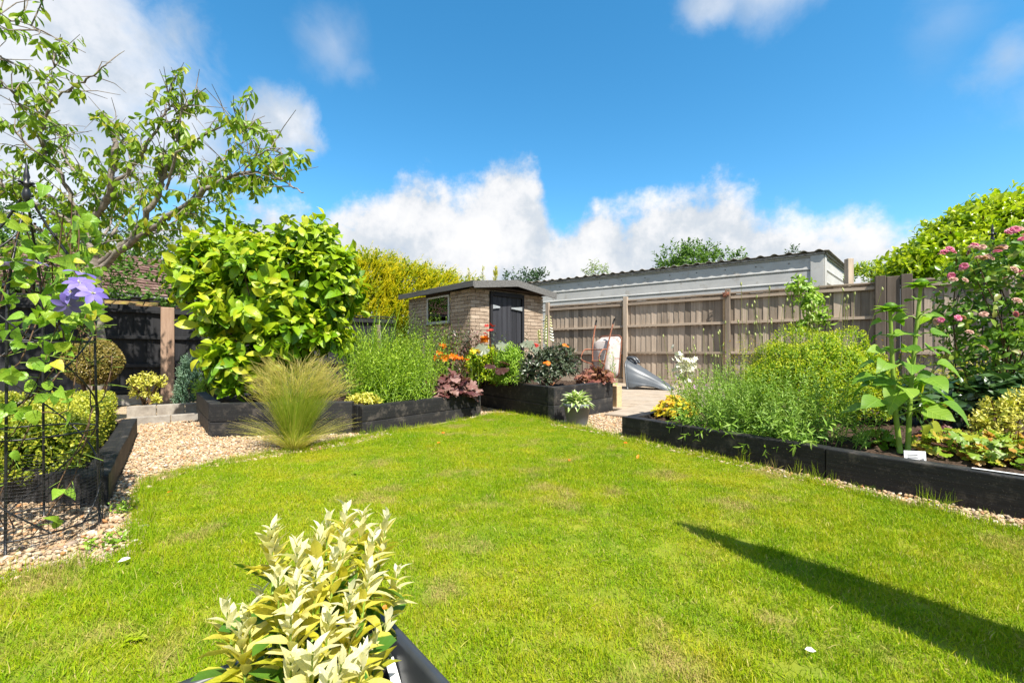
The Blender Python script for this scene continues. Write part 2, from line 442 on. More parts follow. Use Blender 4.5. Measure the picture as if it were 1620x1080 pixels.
def rndval(t, f=1.0):
    a = t.new('ShaderNodeAttribute', attribute_name='rnd'); oi = t.new('ShaderNodeObjectInfo')
    sp = t.new('ShaderNodeSeparateColor'); t.l.new(oi.outputs['Color'], sp.inputs[0])
    return t.math('ADD', a.outputs['Fac'], sp.outputs[0], clamp=True)
def leaf_mat(name, stops, transl=.32, rough=.42, spec=.45, tcol=1.25, vein=.0, nv=7.0, margin=None):
    """foliage: colour by leaf, light through the blade"""
    m, t = new_mat(name)
    if not isinstance(stops[0][1], tuple): stops = [(i / max(1, len(stops) - 1), c) for i, c in enumerate(stops)]
    c = t.ramp(rndval(t), stops)
    g = t.noise(worldco(t), 14, 3)
    c = t.mix(t.rng(g, .3, .7, 0, .35), c, t.mix(1.0, c, (.72, .8, .6), 'MULTIPLY'))
    nrm_in = None
    if vein or margin:
        lc = t.new('ShaderNodeAttribute', attribute_name='lc'); sp_ = t.new('ShaderNodeSeparateXYZ'); t.l.new(lc.outputs['Vector'], sp_.inputs[0])
        u = t.math('ABSOLUTE', sp_.outputs[0]); v = sp_.outputs[1]
        if margin:
            c = t.mix(t.rng(t.math('ADD', u, t.math('MULTIPLY', t.noise(lc.outputs['Vector'], 9, 3), .06)), margin[1], margin[1] + .05), c, margin[0])
        w = t.math('FRACT', t.math('MULTIPLY', t.math('SUBTRACT', v, t.math('MULTIPLY', u, .8)), nv))
        rib = t.math('MAXIMUM', t.rng(t.math('ABSOLUTE', t.math('SUBTRACT', w, .5)), .12, .02), t.rng(u, .025, .005))
        c = t.mix(t.math('MULTIPLY', rib, vein), c, t.mix(1.0, c, (1.9, 1.6, 2.2), 'MULTIPLY'))
        bl = t.noise(t.vmath('ADD', lc.outputs['Vector'], v_comb(t, rndval(t))), 6, 5, .7); c = t.mix(t.rng(bl, .60, .74, 0, .45 * min(1, vein * 2)), c, t.mix(1.0, c, (.8, .6, .5), 'MULTIPLY'))
        nrm_in = bump(t, t.math('ADD', rib, w), min(.5, vein), .004)
    p = princ(t, c, rough, spec, normal=nrm_in)
    tr = t.new('ShaderNodeBsdfTranslucent'); t.l.new(t.mix(1.0, c, (tcol * 1.05, tcol * 1.1, tcol * .55), 'MULTIPLY'), tr.inputs['Color'])
    ms = t.new('ShaderNodeMixShader'); ms.inputs[0].default_value = transl
    t.l.new(p, ms.inputs[1]); t.l.new(tr.outputs[0], ms.inputs[2]); finish(t, ms.outputs[0]); return m
def wood_mat(name, c0, c1, rough=.75, grain=(2.0, 45.0, 45.0), spec=.25, vary=.35, knots=True, bmp=.35, dirt=0.0):
    m, t = new_mat(name); co = objco(t); oi = t.new('ShaderNodeObjectInfo')
    off = t.vmath('ADD', t.vmath('MULTIPLY', co, grain), t.vmath('MULTIPLY', oi.outputs['Location'], (3.1, 5.7, 9.3)))
    g = t.noise(off, 1.0, 6, .65, .3); big = t.noise(t.vmath('ADD', co, oi.outputs['Location']), 2.2, 4)
    c = t.ramp(g, [(.28, c0), (.72, c1)])
    v = t.math('MULTIPLY', t.math('SUBTRACT', t.math('ADD', oi.outputs['Random'], t.math('MULTIPLY', big, .6)), .8), vary * 1.4)
    c = t.mix(1.0, c, t.vmath('ADD', (1, 1, 1), v_comb(t, v)), 'MULTIPLY')
    if knots:
        k = t.new('ShaderNodeTexVoronoi'); t.put(k.inputs['Vector'], t.vmath('ADD', t.vmath('MULTIPLY', co, tuple(3.2 * x ** .35 for x in grain)), oi.outputs['Location'])); k.inputs['Scale'].default_value = .45
        c = t.mix(t.rng(k.outputs['Distance'], .16, .06, 0, .6), c, tuple(x * .35 for x in c0))
    if dirt:
        c = t.mix(t.math('MULTIPLY', t.rng(t.noise(worldco(t), 9, 7, .7), .5, .72), dirt), c, (.10, .085, .07)); c = t.mix(t.math('MULTIPLY', t.rng(t.noise(worldco(t), 160, 2), .66, .72), dirt), c, (.12, .10, .08))
    finish(t, princ(t, c, rough, spec, normal=bump(t, g, bmp, .004))); return m
def v_comb(t, v):
    n = t.new('ShaderNodeCombineXYZ')
    for i in range(3): t.put(n.inputs[i], v)
    return n.outputs[0]
def plain_mat(name, col, rough=.5, spec=.4, metal=0.0, var=.12, scale=9, bmp=.0, spots=None):
    m, t = new_mat(name); co = objco(t); g = t.noise(co, scale, 5, .6)
    c = t.mix(t.rng(g, .3, .7), tuple(x * (1 - var) for x in col), tuple(min(1, x * (1 + var)) for x in col))
    if spots:
        c = t.mix(t.rng(t.noise(co, spots[1], 6, .7), spots[2], spots[2] + .12), c, spots[0])
    n = bump(t, g, bmp, .004) if bmp else None
    finish(t, princ(t, c, t.rng(g, .2, .8, rough * .85, min(1, rough * 1.15)), spec, metal, n)); return m

M = {}
M['black_wood'] = wood_mat('black_painted_timber', (.010, .010, .0105), (.026, .0255, .026), .66, (1.5, 40, 40), .3, .5, True, .9, .8)
M['black_fence'] = wood_mat('black_stained_board', (.008, .008, .009), (.022, .022, .025), .7, (30, 30, 1.5), .3, .4, False, .4)
M['fence'] = wood_mat('weathered_grey_brown_board', (.225, .175, .132), (.405, .332, .262), .9, (22, 22, 1.3), .1, .55, True, .5)
M['fence_h'] = wood_mat('weathered_rail_timber', (.28, .215, .16), (.44, .355, .275), .85, (1.3, 26, 26), .15, .25, False, .5)
M['pale_wood'] = wood_mat('pale_new_timber', (.45, .30, .16), (.62, .45, .27), .7, (1.5, 30, 30), .2, .2, False)
M['post_brown'] = wood_mat('red_brown_post', (.20, .125, .085), (.33, .225, .16), .85, (22, 22, 2), .15, .2, False, .5)
M['soil'] = plain_mat('dark_crumbly_soil', (.055, .036, .025), .95, .1, 0, .6, 60, 1.0)
M['ground'] = plain_mat('rough_ground', (.06, .07, .03), .95, .1, 0, .4, 3)
M['metal_white'] = plain_mat('pale_grey_painted_steel', (.47, .46, .44), .5, .25, 0, .07, 2.5, 0, ((.38, .355, .32), 4.5, .55))
M['metal_roof'] = plain_mat('weathered_roof_sheet', (.30, .27, .24), .6, .3, 0, .35, 8, 0, ((.13, .10, .075), 14, .52))
M['bolt'] = plain_mat('dull_bolt', (.22, .22, .22), .45, .5, .7)
M['dark_plastic'] = plain_mat('dark_grey_plastic', (.036, .04, .046), .36, .5, 0, .12, 14)
M['grey_plastic'] = plain_mat('slate_grey_plastic', (.085, .093, .102), .35, .45, 0, .1, 6)
M['pot_grey'] = plain_mat('mid_grey_pot', (.13, .14, .15), .5, .4, 0, .12, 10)
M['black_metal'] = plain_mat('black_coated_wire', (.012, .012, .013), .4, .5, 0, .2, 30)
M['rust'] = plain_mat('rusty_tube', (.27, .10, .055), .75, .3, .1, .4, 40, 0, ((.45, .3, .24), 25, .55))
M['barrow'] = plain_mat('worn_off_white_tray', (.52, .47, .44), .55, .3, 0, .10, 6, 0, ((.34, .20, .15), 7, .52))
M['rubber'] = plain_mat('black_rubber', (.02, .02, .02), .8, .2)
M['roof_felt'] = plain_mat('grey_mineral_felt', (.165, .165, .16), .95, .1, 0, .25, 90, .6)
M['fascia'] = wood_mat('grey_weathered_fascia', (.085, .083, .08), (.18, .176, .168), .9, (1.5, 40, 40), .15, .2, False)
M['soffit'] = wood_mat('dark_brown_soffit', (.035, .025, .02), (.08, .06, .048), .85, (1.5, 40, 40), .15, .2, False)
M['door'] = wood_mat('black_door_plank', (.014, .014, .017), (.042, .043, .05), .6, (40, 40, 1.2), .35, .4, False, .5)
M['silver'] = plain_mat('galvanised_hinge', (.55, .57, .58), .35, .5, .6)
M['frame_w'] = plain_mat('pale_window_frame', (.5, .48, .44), .5, .4)
M['terracotta'] = plain_mat('terracotta', (.42, .17, .09), .8, .2)
M['mortar'] = plain_mat('sandy_mortar', (.45, .36, .275), .95, .1, 0, .15, 40, .3)
M['label_w'] = plain_mat('white_plastic_tag', (.78, .78, .77), .4, .4, 0, .03)
M['ink'] = plain_mat('grey_print', (.16, .16, .17), .6, .2)
M['parasol'] = plain_mat('charcoal_parasol_cloth', (.05, .05, .055), .9, .1)
M['house_wall'] = plain_mat('house_brick', (.24, .13, .09), .9, .1, 0, .3, 20)
M['gutter'] = plain_mat('black_gutter', (.03, .03, .03), .4, .4)
M['moss'] = plain_mat('mossy_tile_edge', (.20, .12, .055), .95, .1, 0, .4, 18, .6, ((.25, .22, .03), 10, .5))

def brick_mat():
    m, t = new_mat('rustic_buff_brick'); co = objco(t); oi = t.new('ShaderNodeObjectInfo')
    g = t.noise(t.vmath('ADD', t.vmath('MULTIPLY', co, (30, 30, 90)), t.vmath('MULTIPLY', oi.outputs['Location'], (17, 13, 29))), 1.0, 5, .7)
    c = t.ramp(t.math('ADD', t.math('MULTIPLY', g, .75), t.math('MULTIPLY', oi.outputs['Random'], .3)), [(.22, (.185, .132, .094)), (.5, (.345, .265, .195)), (.78, (.48, .39, .30))])
    finish(t, princ(t, c, .95, .1, normal=bump(t, g, .9, .008))); return m
M['brick'] = brick_mat()
def tile_mat():
    m, t = new_mat('red_brown_roof_tile'); g = t.noise(worldco(t), 5, 5, .65); r = rndval(t)
    c = t.ramp(t.math('ADD', t.math('MULTIPLY', g, .5), t.math('MULTIPLY', r, .5)), [(.2, (.08, .048, .04)), (.55, (.165, .10, .08)), (.85, (.25, .17, .14))])
    finish(t, princ(t, c, .9, .1)); return m
M['tile'] = tile_mat()
def slab_mat():
    m, t = new_mat('tan_paving_slab'); co = worldco(t); oi = t.new('ShaderNodeObjectInfo'); g = t.noise(co, 6, 6, .65); g2 = t.noise(co, 70, 3)
    c = t.ramp(g, [(.3, (.25, .195, .14)), (.7, (.42, .335, .25))]); c = t.mix(t.math('MULTIPLY', oi.outputs['Random'], .5), c, (.33, .29, .24))
    finish(t, princ(t, c, .9, .15, normal=bump(t, g2, .3, .004))); return m
M['slab'] = slab_mat()
def kerb_mat():
    m, t = new_mat('grey_concrete_edging'); co = worldco(t); g = t.noise(co, 12, 6, .65)
    c = t.ramp(g, [(.3, (.2, .175, .15)), (.7, (.36, .33, .285))])
    finish(t, princ(t, c, .9, .15, normal=bump(t, g, .4, .004))); return m
M['kerb'] = kerb_mat()
def stone_mat():
    m, t = new_mat('flint_gravel_stone'); oi = t.new('ShaderNodeObjectInfo'); g = t.noise(worldco(t), 90, 3)
    c = t.ramp(oi.outputs['Random'], [(0, (.44, .30, .165)), (.16, (.52, .40, .26)), (.3, (.28, .18, .10)), (.42, (.58, .46, .32)), (.55, (.42, .20, .075)), (.66, (.50, .40, .29)), (.76, (.20, .15, .115)), (.84, (.46, .31, .15)), (.93, (.64, .57, .46)), (1, (.32, .25, .19))])
    c = t.mix(t.rng(g, .35, .65, 0, .4), c, t.mix(1.0, c, (.7, .62, .55), 'MULTIPLY'))
    finish(t, princ(t, c, .75, .3)); return m
M['stone'] = stone_mat()
M['gravel_bed'] = plain_mat('gravel_underlay', (.38, .29, .19), .95, .1, 0, .45, 70, 1.0)
def grass_mat(name, base=False):
    m, t = new_mat(name); wp = worldco(t)
    a = t.noise(wp, 1.1, 4, .6); b = t.noise(t.vmath('ADD', wp, (7, 3, 0)), 3.4, 4, .65); dr = t.noise(t.vmath('ADD', wp, (1.7, 9.1, 0)), 2.3, 5, .62)
    at = t.new('ShaderNodeAttribute', attribute_name='rnd'); oi = t.new('ShaderNodeObjectInfo')
    r = t.math('FRACT', t.math('ADD', at.outputs['Fac'], t.math('MULTIPLY', oi.outputs['Random'], .6))) if not base else b
    f = t.math('ADD', t.math('MULTIPLY', t.math('ADD', a, b), .42), t.math('MULTIPLY', r, .22))
    c = t.ramp(f, [(.30, (.095, .225, .004)), (.42, (.18, .305, .005)), (.54, (.275, .36, .007)), (.68, (.41, .39, .018))])
    dry = t.math('MULTIPLY', t.rng(dr, .535, .68), t.rng(r, .15, .85, .25, 1.0))
    c = t.mix(dry, c, (.44, .33, .13))
    st = t.rng(r, .93, .97, 0, .75); c = t.mix(st, c, (.50, .40, .17))
    if base:
        c = t.mix(.55, c, (.12, .10, .03)); finish(t, princ(t, c, .95, .1)); return m
    p = princ(t, c, .6, .12)
    tr = t.new('ShaderNodeBsdfTranslucent'); t.l.new(t.mix(1.0, c, (1.2, 1.25, .6), 'MULTIPLY'), tr.inputs['Color'])
    ms = t.new('ShaderNodeMixShader'); ms.inputs[0].default_value = .3; t.l.new(p, ms.inputs[1]); t.l.new(tr.outputs[0], ms.inputs[2]); finish(t, ms.outputs[0]); return m
M['grass'] = grass_mat('lawn_blades'); M['lawn'] = grass_mat('lawn_thatch', True)
def glass_mat():
    m, t = new_mat('window_glass'); g = t.new('ShaderNodeBsdfGlossy'); g.inputs['Roughness'].default_value = .015; g.inputs['Color'].default_value = (.9, .95, .9, 1)
    tr = t.new('ShaderNodeBsdfTransparent'); tr.inputs['Color'].default_value = (.62, .68, .64, 1)
    fr = t.new('ShaderNodeFresnel'); fr.inputs['IOR'].default_value = 1.6; f = t.math('ADD', fr.outputs[0], .08, clamp=True)
    ms = t.new('ShaderNodeMixShader'); t.l.new(f, ms.inputs[0]); t.l.new(tr.outputs[0], ms.inputs[1]); t.l.new(g.outputs[0], ms.inputs[2]); finish(t, ms.outputs[0]); return m
M['glass'] = glass_mat()
def bark_mat(name, c0, c1):
    m, t = new_mat(name); co = worldco(t); g = t.noise(t.vmath('MULTIPLY', co, (14, 14, 40)), 1.0, 6, .7); l = t.noise(co, 7, 4)
    c = t.ramp(g, [(.3, c0), (.7, c1)]); c = t.mix(t.rng(l, .5, .68, 0, .6), c, (.32, .30, .22))
    finish(t, princ(t, c, .85, .2, normal=bump(t, g, .6, .006))); return m
M['bark'] = bark_mat('grey_cherry_bark', (.10, .08, .066), (.30, .255, .215)); M['bark_d'] = bark_mat('brown_bark', (.05, .035, .025), (.13, .095, .07))
# foliage
M['lf_cherry'] = leaf_mat('cherry_leaf', [(.10, .20, .012), (.18, .30, .018), (.27, .38, .025), (.38, .34, .03)], .45, .4)
M['lf_magnolia'] = leaf_mat('magnolia_leaf', [(0, (.055, .15, .006)), (.35, (.13, .275, .006)), (.7, (.29, .41, .010)), (1, (.47, .47, .025))], .30, .38, .4, vein=.35, nv=8)
M['lf_clematis'] = leaf_mat('clematis_leaf', [(0, (.10, .23, .03)), (.5, (.21, .38, .03)), (.9, (.36, .46, .04)), (1, (.55, .50, .03))], .36, .4, vein=.35, nv=4)
M['lf_laurel'] = leaf_mat('laurel_leaf', [(0, (.10, .20, .006)), (.4, (.21, .34, .008)), (.8, (.40, .48, .02)), (1, (.5, .54, .05))], .36, .3, .55)
M['lf_box'] = leaf_mat('box_leaf', [(0, (.07, .13, .010)), (.4, (.20, .27, .014)), (.75, (.40, .40, .03)), (1, (.52, .48, .06))], .25, .42)
M['lf_ball'] = leaf_mat('bronze_box_leaf', [(.06, .08, .012), (.17, .16, .025), (.30, .23, .05), (.33, .22, .07)], .2, .45)
M['lf_gold'] = leaf_mat('golden_conifer', [(0, (.14, .21, .006)), (.35, (.40, .43, .008)), (.7, (.68, .58, .015)), (1, (.85, .66, .04))], .42, .55, .25)
M['lf_blue'] = leaf_mat('blue_green_needle', [(.06, .14, .09), (.14, .24, .16), (.24, .34, .24)], .25, .55, .25)
M['lf_fine'] = leaf_mat('fresh_green_fine_leaf', [(.13, .26, .02), (.24, .40, .03), (.36, .50, .06)], .35, .45)
M['lf_tarragon'] = leaf_mat('yellow_green_leaf', [(.14, .27, .015), (.27, .42, .02), (.42, .52, .05)], .38, .42)
M['lf_silver'] = leaf_mat('soft_grey_green_leaf', [(.11, .225, .022), (.21, .36, .035), (.34, .46, .09)], .3, .5)
M['lf_spirea'] = leaf_mat('golden_spirea_leaf', [(0, (.09, .19, .012)), (.4, (.21, .34, .010)), (.75, (.38, .46, .014)), (1, (.52, .50, .02))], .36, .5, .3)
M['lf_green'] = leaf_mat('mid_green_leaf', [(.05, .14, .012), (.10, .23, .02), (.18, .32, .03)], .3, .4)
M['lf_dark'] = leaf_mat('dark_glossy_leaf', [(.022, .06, .018), (.05, .11, .03), (.09, .15, .05)], .2, .28, .6)
M['lf_dahlia'] = leaf_mat('dark_dahlia_leaf', [(.025, .035, .02), (.06, .085, .045), (.11, .14, .08), (.07, .035, .035)], .2, .35, .6)
M['lf_plum'] = leaf_mat('plum_leaf', [(.05, .014, .016), (.13, .035, .035), (.20, .10, .085), (.26, .17, .14)], .2, .38, .5)
M['lf_heuch'] = leaf_mat('bronze_heuchera_leaf', [(.05, .012, .014), (.12, .042, .038), (.21, .105, .085), (.30, .18, .15)], .2, .42, .45, vein=.4, nv=5)
M['lf_heuch2'] = leaf_mat('rust_heuchera_leaf', [(.07, .018, .018), (.18, .055, .045), (.30, .13, .08), (.36, .19, .11)], .25, .42, .4)
M['gate_post'] = wood_mat('dark_grey_post', (.10, .078, .06), (.19, .155, .125), .9, (22, 22, 1.3), .1, .25)
M['lf_lig'] = leaf_mat('olive_and_maroon_leaf', [(.17, .19, .13), (.14, .15, .09), (.055, .02, .014)], .15, .4)
M['lf_yellow'] = leaf_mat('yellow_heuchera_leaf', [(.42, .40, .02), (.65, .52, .02), (.75, .58, .03), (.62, .28, .03)], .3, .45)
M['lf_orange'] = leaf_mat('green_and_orange_leaf', [(.13, .24, .02), (.25, .36, .02), (.38, .40, .03), (.45, .17, .04)], .3, .45)
M['lf_cream'] = leaf_mat('cream_variegated_leaf', [(0, (.24, .33, .03)), (.3, (.56, .50, .04)), (.45, (.64, .56, .11)), (.62, (.68, .62, .32)), (1, (.74, .71, .56))], .4, .45, vein=.18, nv=6)
M['lf_eugreen'] = leaf_mat('deep_green_euonymus_leaf', [(.03, .09, .010), (.055, .145, .015), (.10, .20, .02)], .2, .38, .35, vein=.1, nv=6, margin=((.5, .46, .06), .23))
M['lf_hosta'] = leaf_mat('hosta_leaf', [(.16, .30, .05), (.28, .42, .10), (.42, .52, .2)], .3, .45, vein=.2, nv=3, margin=((.62, .64, .38), .09))
M['lf_sun'] = leaf_mat('sunflower_leaf', [(.09, .21, .012), (.15, .30, .018), (.24, .38, .035)], .4, .5, vein=.5, nv=6)
M['lf_yvar'] = leaf_mat('yellow_edged_leaf', [(0, (.16, .24, .03)), (.4, (.5, .48, .05)), (1, (.78, .68, .2))], .25, .42)
M['lf_bamboo'] = leaf_mat('golden_bamboo_leaf', [(.20, .26, .02), (.40, .40, .03), (.60, .50, .06)], .35, .45)
M['lf_rose'] = leaf_mat('rose_leaf', [(.06, .14, .015), (.12, .245, .02), (.21, .34, .035), (.26, .24, .06)], .33, .38)
M['lf_far'] = leaf_mat('far_tree_leaf', [(.04, .10, .015), (.09, .18, .025), (.16, .26, .04)], .3, .55, .2)
M['lf_fardark'] = leaf_mat('far_dark_leaf', [(.02, .05, .02), (.045, .09, .035), (.08, .13, .05)], .2, .55, .2)
M['lf_willow'] = leaf_mat('willow_leaf', [(.12, .18, .05), (.21, .28, .08), (.30, .35, .12)], .3, .55, .2)
M['stipa'] = leaf_mat('feather_grass', [(0, (.22, .35, .02)), (.4, (.36, .43, .045)), (.7, (.56, .48, .13)), (1, (.68, .54, .26))], .45, .6, .2)
M['stem_g'] = leaf_mat('green_stem', [(.22, .33, .04), (.22, .33, .04)], .1, .5)
M['stem_b'] = leaf_mat('brown_stem', [(.12, .07, .04), (.12, .07, .04)], .05, .7, .2)
M['stem_r'] = leaf_mat('red_stem', [(.22, .09, .04), (.22, .09, .04)], .05, .6, .2)
M['seed'] = leaf_mat('pale_seed_head', [(.40, .42, .16), (.5, .5, .24)], .2, .6)
def petal_mat(name, c0, c1, tr=.3): return leaf_mat(name, [c0, c1], tr, .5, .3, 1.0)
M['pt_purple'] = petal_mat('lilac_petal', (.17, .115, .47), (.29, .23, .62)); M['pt_orange'] = petal_mat('orange_petal', (.70, .13, .008), (.82, .27, .012))
M['pt_pink'] = petal_mat('pink_petal', (.60, .07, .22), (.80, .32, .45)); M['pt_faded'] = petal_mat('faded_rose_petal', (.5, .28, .22), (.7, .45, .38)); M['pt_red'] = petal_mat('dark_red_petal', (.36, .02, .02), (.55, .05, .03))
M['pt_white'] = petal_mat('white_petal', (.78, .74, .68), (.86, .82, .74)); M['pt_cream'] = petal_mat('cream_bell', (.75, .70, .40), (.85, .82, .65)); M['pt_mauve'] = petal_mat('mauve_petal', (.5, .2, .5), (.7, .45, .65)); M['pt_yellow'] = petal_mat('yellow_petal', (.85, .6, .03), (.9, .7, .1))

# ------------------------------------------------------------------ the setting
gp = [(-400, -60), (400, -60), (400, 600), (-400, 600)]
structure(sheet('ground', gp, -0.02, M['ground']))
# corners of the raised beds (ground plan)
B1a, B1b = Vector((-2.82, 4.12, 0)), Vector((-1.45, 4.30, 0))
B2a, B2b = Vector((-1.435, 4.24, 0)), Vector((-.388, 5.54, 0))
B3c, B3l, B3r = Vector((.48, 5.05, 0)), Vector((-.494, 6.55, 0)), Vector((1.45, 6.15, 0))
RBa, RBb = Vector((1.03, 4.15, 0)), Vector((2.42, 2.09, 0)); RBd = (RBb - RBa).normalized(); RBe = RBb + RBd * 1.3
RBn = Vector((-RBd.y, RBd.x, 0)); 
LBa, LBb = Vector((-2.10, 2.30, 0)), Vector((-3.68, 4.35, 0))

gravel_poly = [(-4.6, .4), (4.6, .4), (3.4, 6.2), (1.6, 6.3), (.6, 8.2), (-5.2, 8.2), (-6.5, 4)]
structure(sheet('gravel_path', gravel_poly, 0.0, M['gravel_bed']))
edge = [G(-260, 960), G(0, 926), G(95, 903), G(170, 893), G(214, 872), G(226, 835), G(222, 800), G(238, 762), G(330, 738), G(430, 719), G(545, 699), G(590, 690), G(680, 676), G(760, 663), G(790, 655), G(830, 655),
        G(872, 671), G(930, 681), G(983, 696), G(1080, 716), G(1200, 743), G(1330, 776), G(1450, 806), G(1560, 832), G(1640, 852)]
lawn_poly = [(p.x, p.y) for p in edge] + [(2.9, .2), (3.2, -3), (-3.2, -3), (-3.0, .6)]
structure(sheet('lawn', lawn_poly, 0.006, M['lawn']))

def scatter_nodes(name, coll):
    ng = bpy.data.node_groups.new(name, 'GeometryNodeTree')
    ng.interface.new_socket('Geometry', in_out='INPUT', socket_type='NodeSocketGeometry'); ng.interface.new_socket('Geometry', in_out='OUTPUT', socket_type='NodeSocketGeometry')
    t = NT(ng); gi = t.new('NodeGroupInput'); go = t.new('NodeGroupOutput'); ip = t.new('GeometryNodeInstanceOnPoints'); ci = t.new('GeometryNodeCollectionInfo')
    ci.inputs['Collection'].default_value = coll; ci.inputs['Separate Children'].default_value = True; ci.inputs['Reset Children'].default_value = True
    ip.inputs['Pick Instance'].default_value = True
    def na(nm, ty):
        n = t.new('GeometryNodeInputNamedAttribute', data_type=ty); n.inputs['Name'].default_value = nm
        return [o for o in n.outputs if o.enabled and o.name == 'Attribute'][0]
    t.l.new(gi.outputs[0], ip.inputs['Points']); t.l.new(ci.outputs[0], ip.inputs['Instance'])
    t.l.new(na('idx', 'INT'), ip.inputs['Instance Index']); t.l.new(na('scl', 'FLOAT_VECTOR'), ip.inputs['Scale'])
    e2r = t.new('FunctionNodeEulerToRotation'); t.l.new(na('rot', 'FLOAT_VECTOR'), e2r.inputs[0]); t.l.new(e2r.outputs[0], ip.inputs['Rotation'])
    t.l.new(ip.outputs[0], go.inputs[0]); return ng
def scatter(name, pts, rot, scl, idx, coll, label, cat):
    me = bpy.data.meshes.new(name); me.vertices.add(len(pts)); me.vertices.foreach_set('co', pts.astype(np.float32).ravel())
    for nm, ty, v, k in (('rot', 'FLOAT_VECTOR', rot, 'vector'), ('scl', 'FLOAT_VECTOR', scl, 'vector'), ('idx', 'INT', idx, 'value')):
        a = me.attributes.new(nm, ty, 'POINT'); a.data.foreach_set(k, v.astype(np.int32 if ty == 'INT' else np.float32).ravel())
    me.update(); o = bpy.data.objects.new(name, me); COL.objects.link(o)
    md = o.modifiers.new('scatter', 'NODES'); md.node_group = scatter_nodes(name, coll)
    return tag(o, label, cat, kind='stuff')
def template_collection(name, meshes):
    c = bpy.data.collections.new(name)
    for me in meshes: c.objects.link(bpy.data.objects.new(me.name, me))
    return c

def build_grass():
    tufts = []
    for k in range(7):
        mb = MB(); n = 46; longer = 2.4 if k == 6 else 1.0
        if k == 6: n = 16
        a = rng.random(n) * 6.28; ra = .045 * np.sqrt(rng.random(n)); base = np.stack([np.cos(a) * ra, np.sin(a) * ra, np.zeros(n)], 1)
        lean = rng.normal(size=(n, 2)) * (.42 if k < 6 else .3); d = nrm(np.concatenate([lean, np.ones((n, 1))], 1))
        ribbons(mb, base, d, (.011 + .012 * rng.random(n)) * longer, .0018 + .0014 * rng.random(n), rng.random(n) * .8, 2, rng.random(n), nrm(np.concatenate([rng.normal(size=(n, 2)), np.zeros((n, 1))], 1)), .85)
        me = mb.mesh('grass_tuft'); me.materials.append(M['grass']); tufts.append(me)
    mb = MB(); n = 14; a = rng.random(n) * 6.28; ra = .03 * np.sqrt(rng.random(n)); q = np.stack([np.cos(a) * ra, np.sin(a) * ra, .008 + .012 * rng.random(n)], 1)      # clover and plantain among the grass
    for j in range(3): b = a + j * 2.09; place(mb, ELL, q, np.stack([np.cos(b), np.sin(b), np.full(n, .25)], 1), np.tile(UP, (n, 1)) + rng.normal(size=(n, 3)) * .2, .011, 1.7, .05 + .1 * rng.random(n))
    me = mb.mesh('grass_tuft'); me.materials.append(M['grass']); tufts.append(me)
    coll = template_collection('grass_tufts', tufts)
    N = 62000; lo = np.array([-3.4, -.6]); hi = np.array([3.6, 5.7]); p = lo + rng.random((N, 2)) * (hi - lo); p = p[inpoly(p, lawn_poly)]
    keep = (p[:, 1] > -.2) | (rng.random(len(p)) < .5); p = p[keep]
    ed = edge_dist(p, lawn_poly)
    e = []                                                            # ragged, longer grass along the edges
    for a, b in zip(edge[:-1], edge[1:]):
        n = int((b - a).length * 130); t = rng.random(n)[:, None]; e.append(np.array(a)[None, :2] * (1 - t) + np.array(b)[None, :2] * t + rng.normal(size=(n, 2)) * .022)
    e = np.concatenate(e)
    P2 = np.concatenate([p, e]); n = len(P2); isE = np.arange(n) >= len(p); tall = isE & (rng.random(n) < .045)
    pts = np.concatenate([P2, np.full((n, 1), .006)], 1)
    rot = np.stack([rng.normal(size=n) * .12, rng.normal(size=n) * .12, rng.random(n) * 6.28], 1)
    big = np.where(isE, 1.25 + .7 * rng.random(n), .8 + .5 * rng.random(n)) * (1 + .22 * np.sin(pts[:, 0] * 2.1 + 1) * np.sin(pts[:, 1] * 2.7))
    big = np.where(tall, 2.2 + 1.3 * rng.random(n), big)
    scl = np.stack([np.ones(n), np.ones(n), big], 1) * (1 + .1 * rng.normal(size=n))[:, None]
    idx = np.where(isE & (rng.random(n) < .35), 6, rng.integers(0, 6, n)); idx = np.where(tall, 6, idx); idx = np.where(~isE & (rng.random(n) < .03), 6, idx)
    cl = (np.sin(pts[:, 0] * 3.1 + 2 * np.sin(pts[:, 1] * 1.7)) * np.sin(pts[:, 1] * 2.6 + 1.3) > .2) & (rng.random(n) < .0006) & ~isE; idx = np.where(cl, 7, idx)
    scatter('grass', pts, rot, scl, idx, coll, 'short bright green mown grass with dry yellowish patches', 'grass')
build_grass()

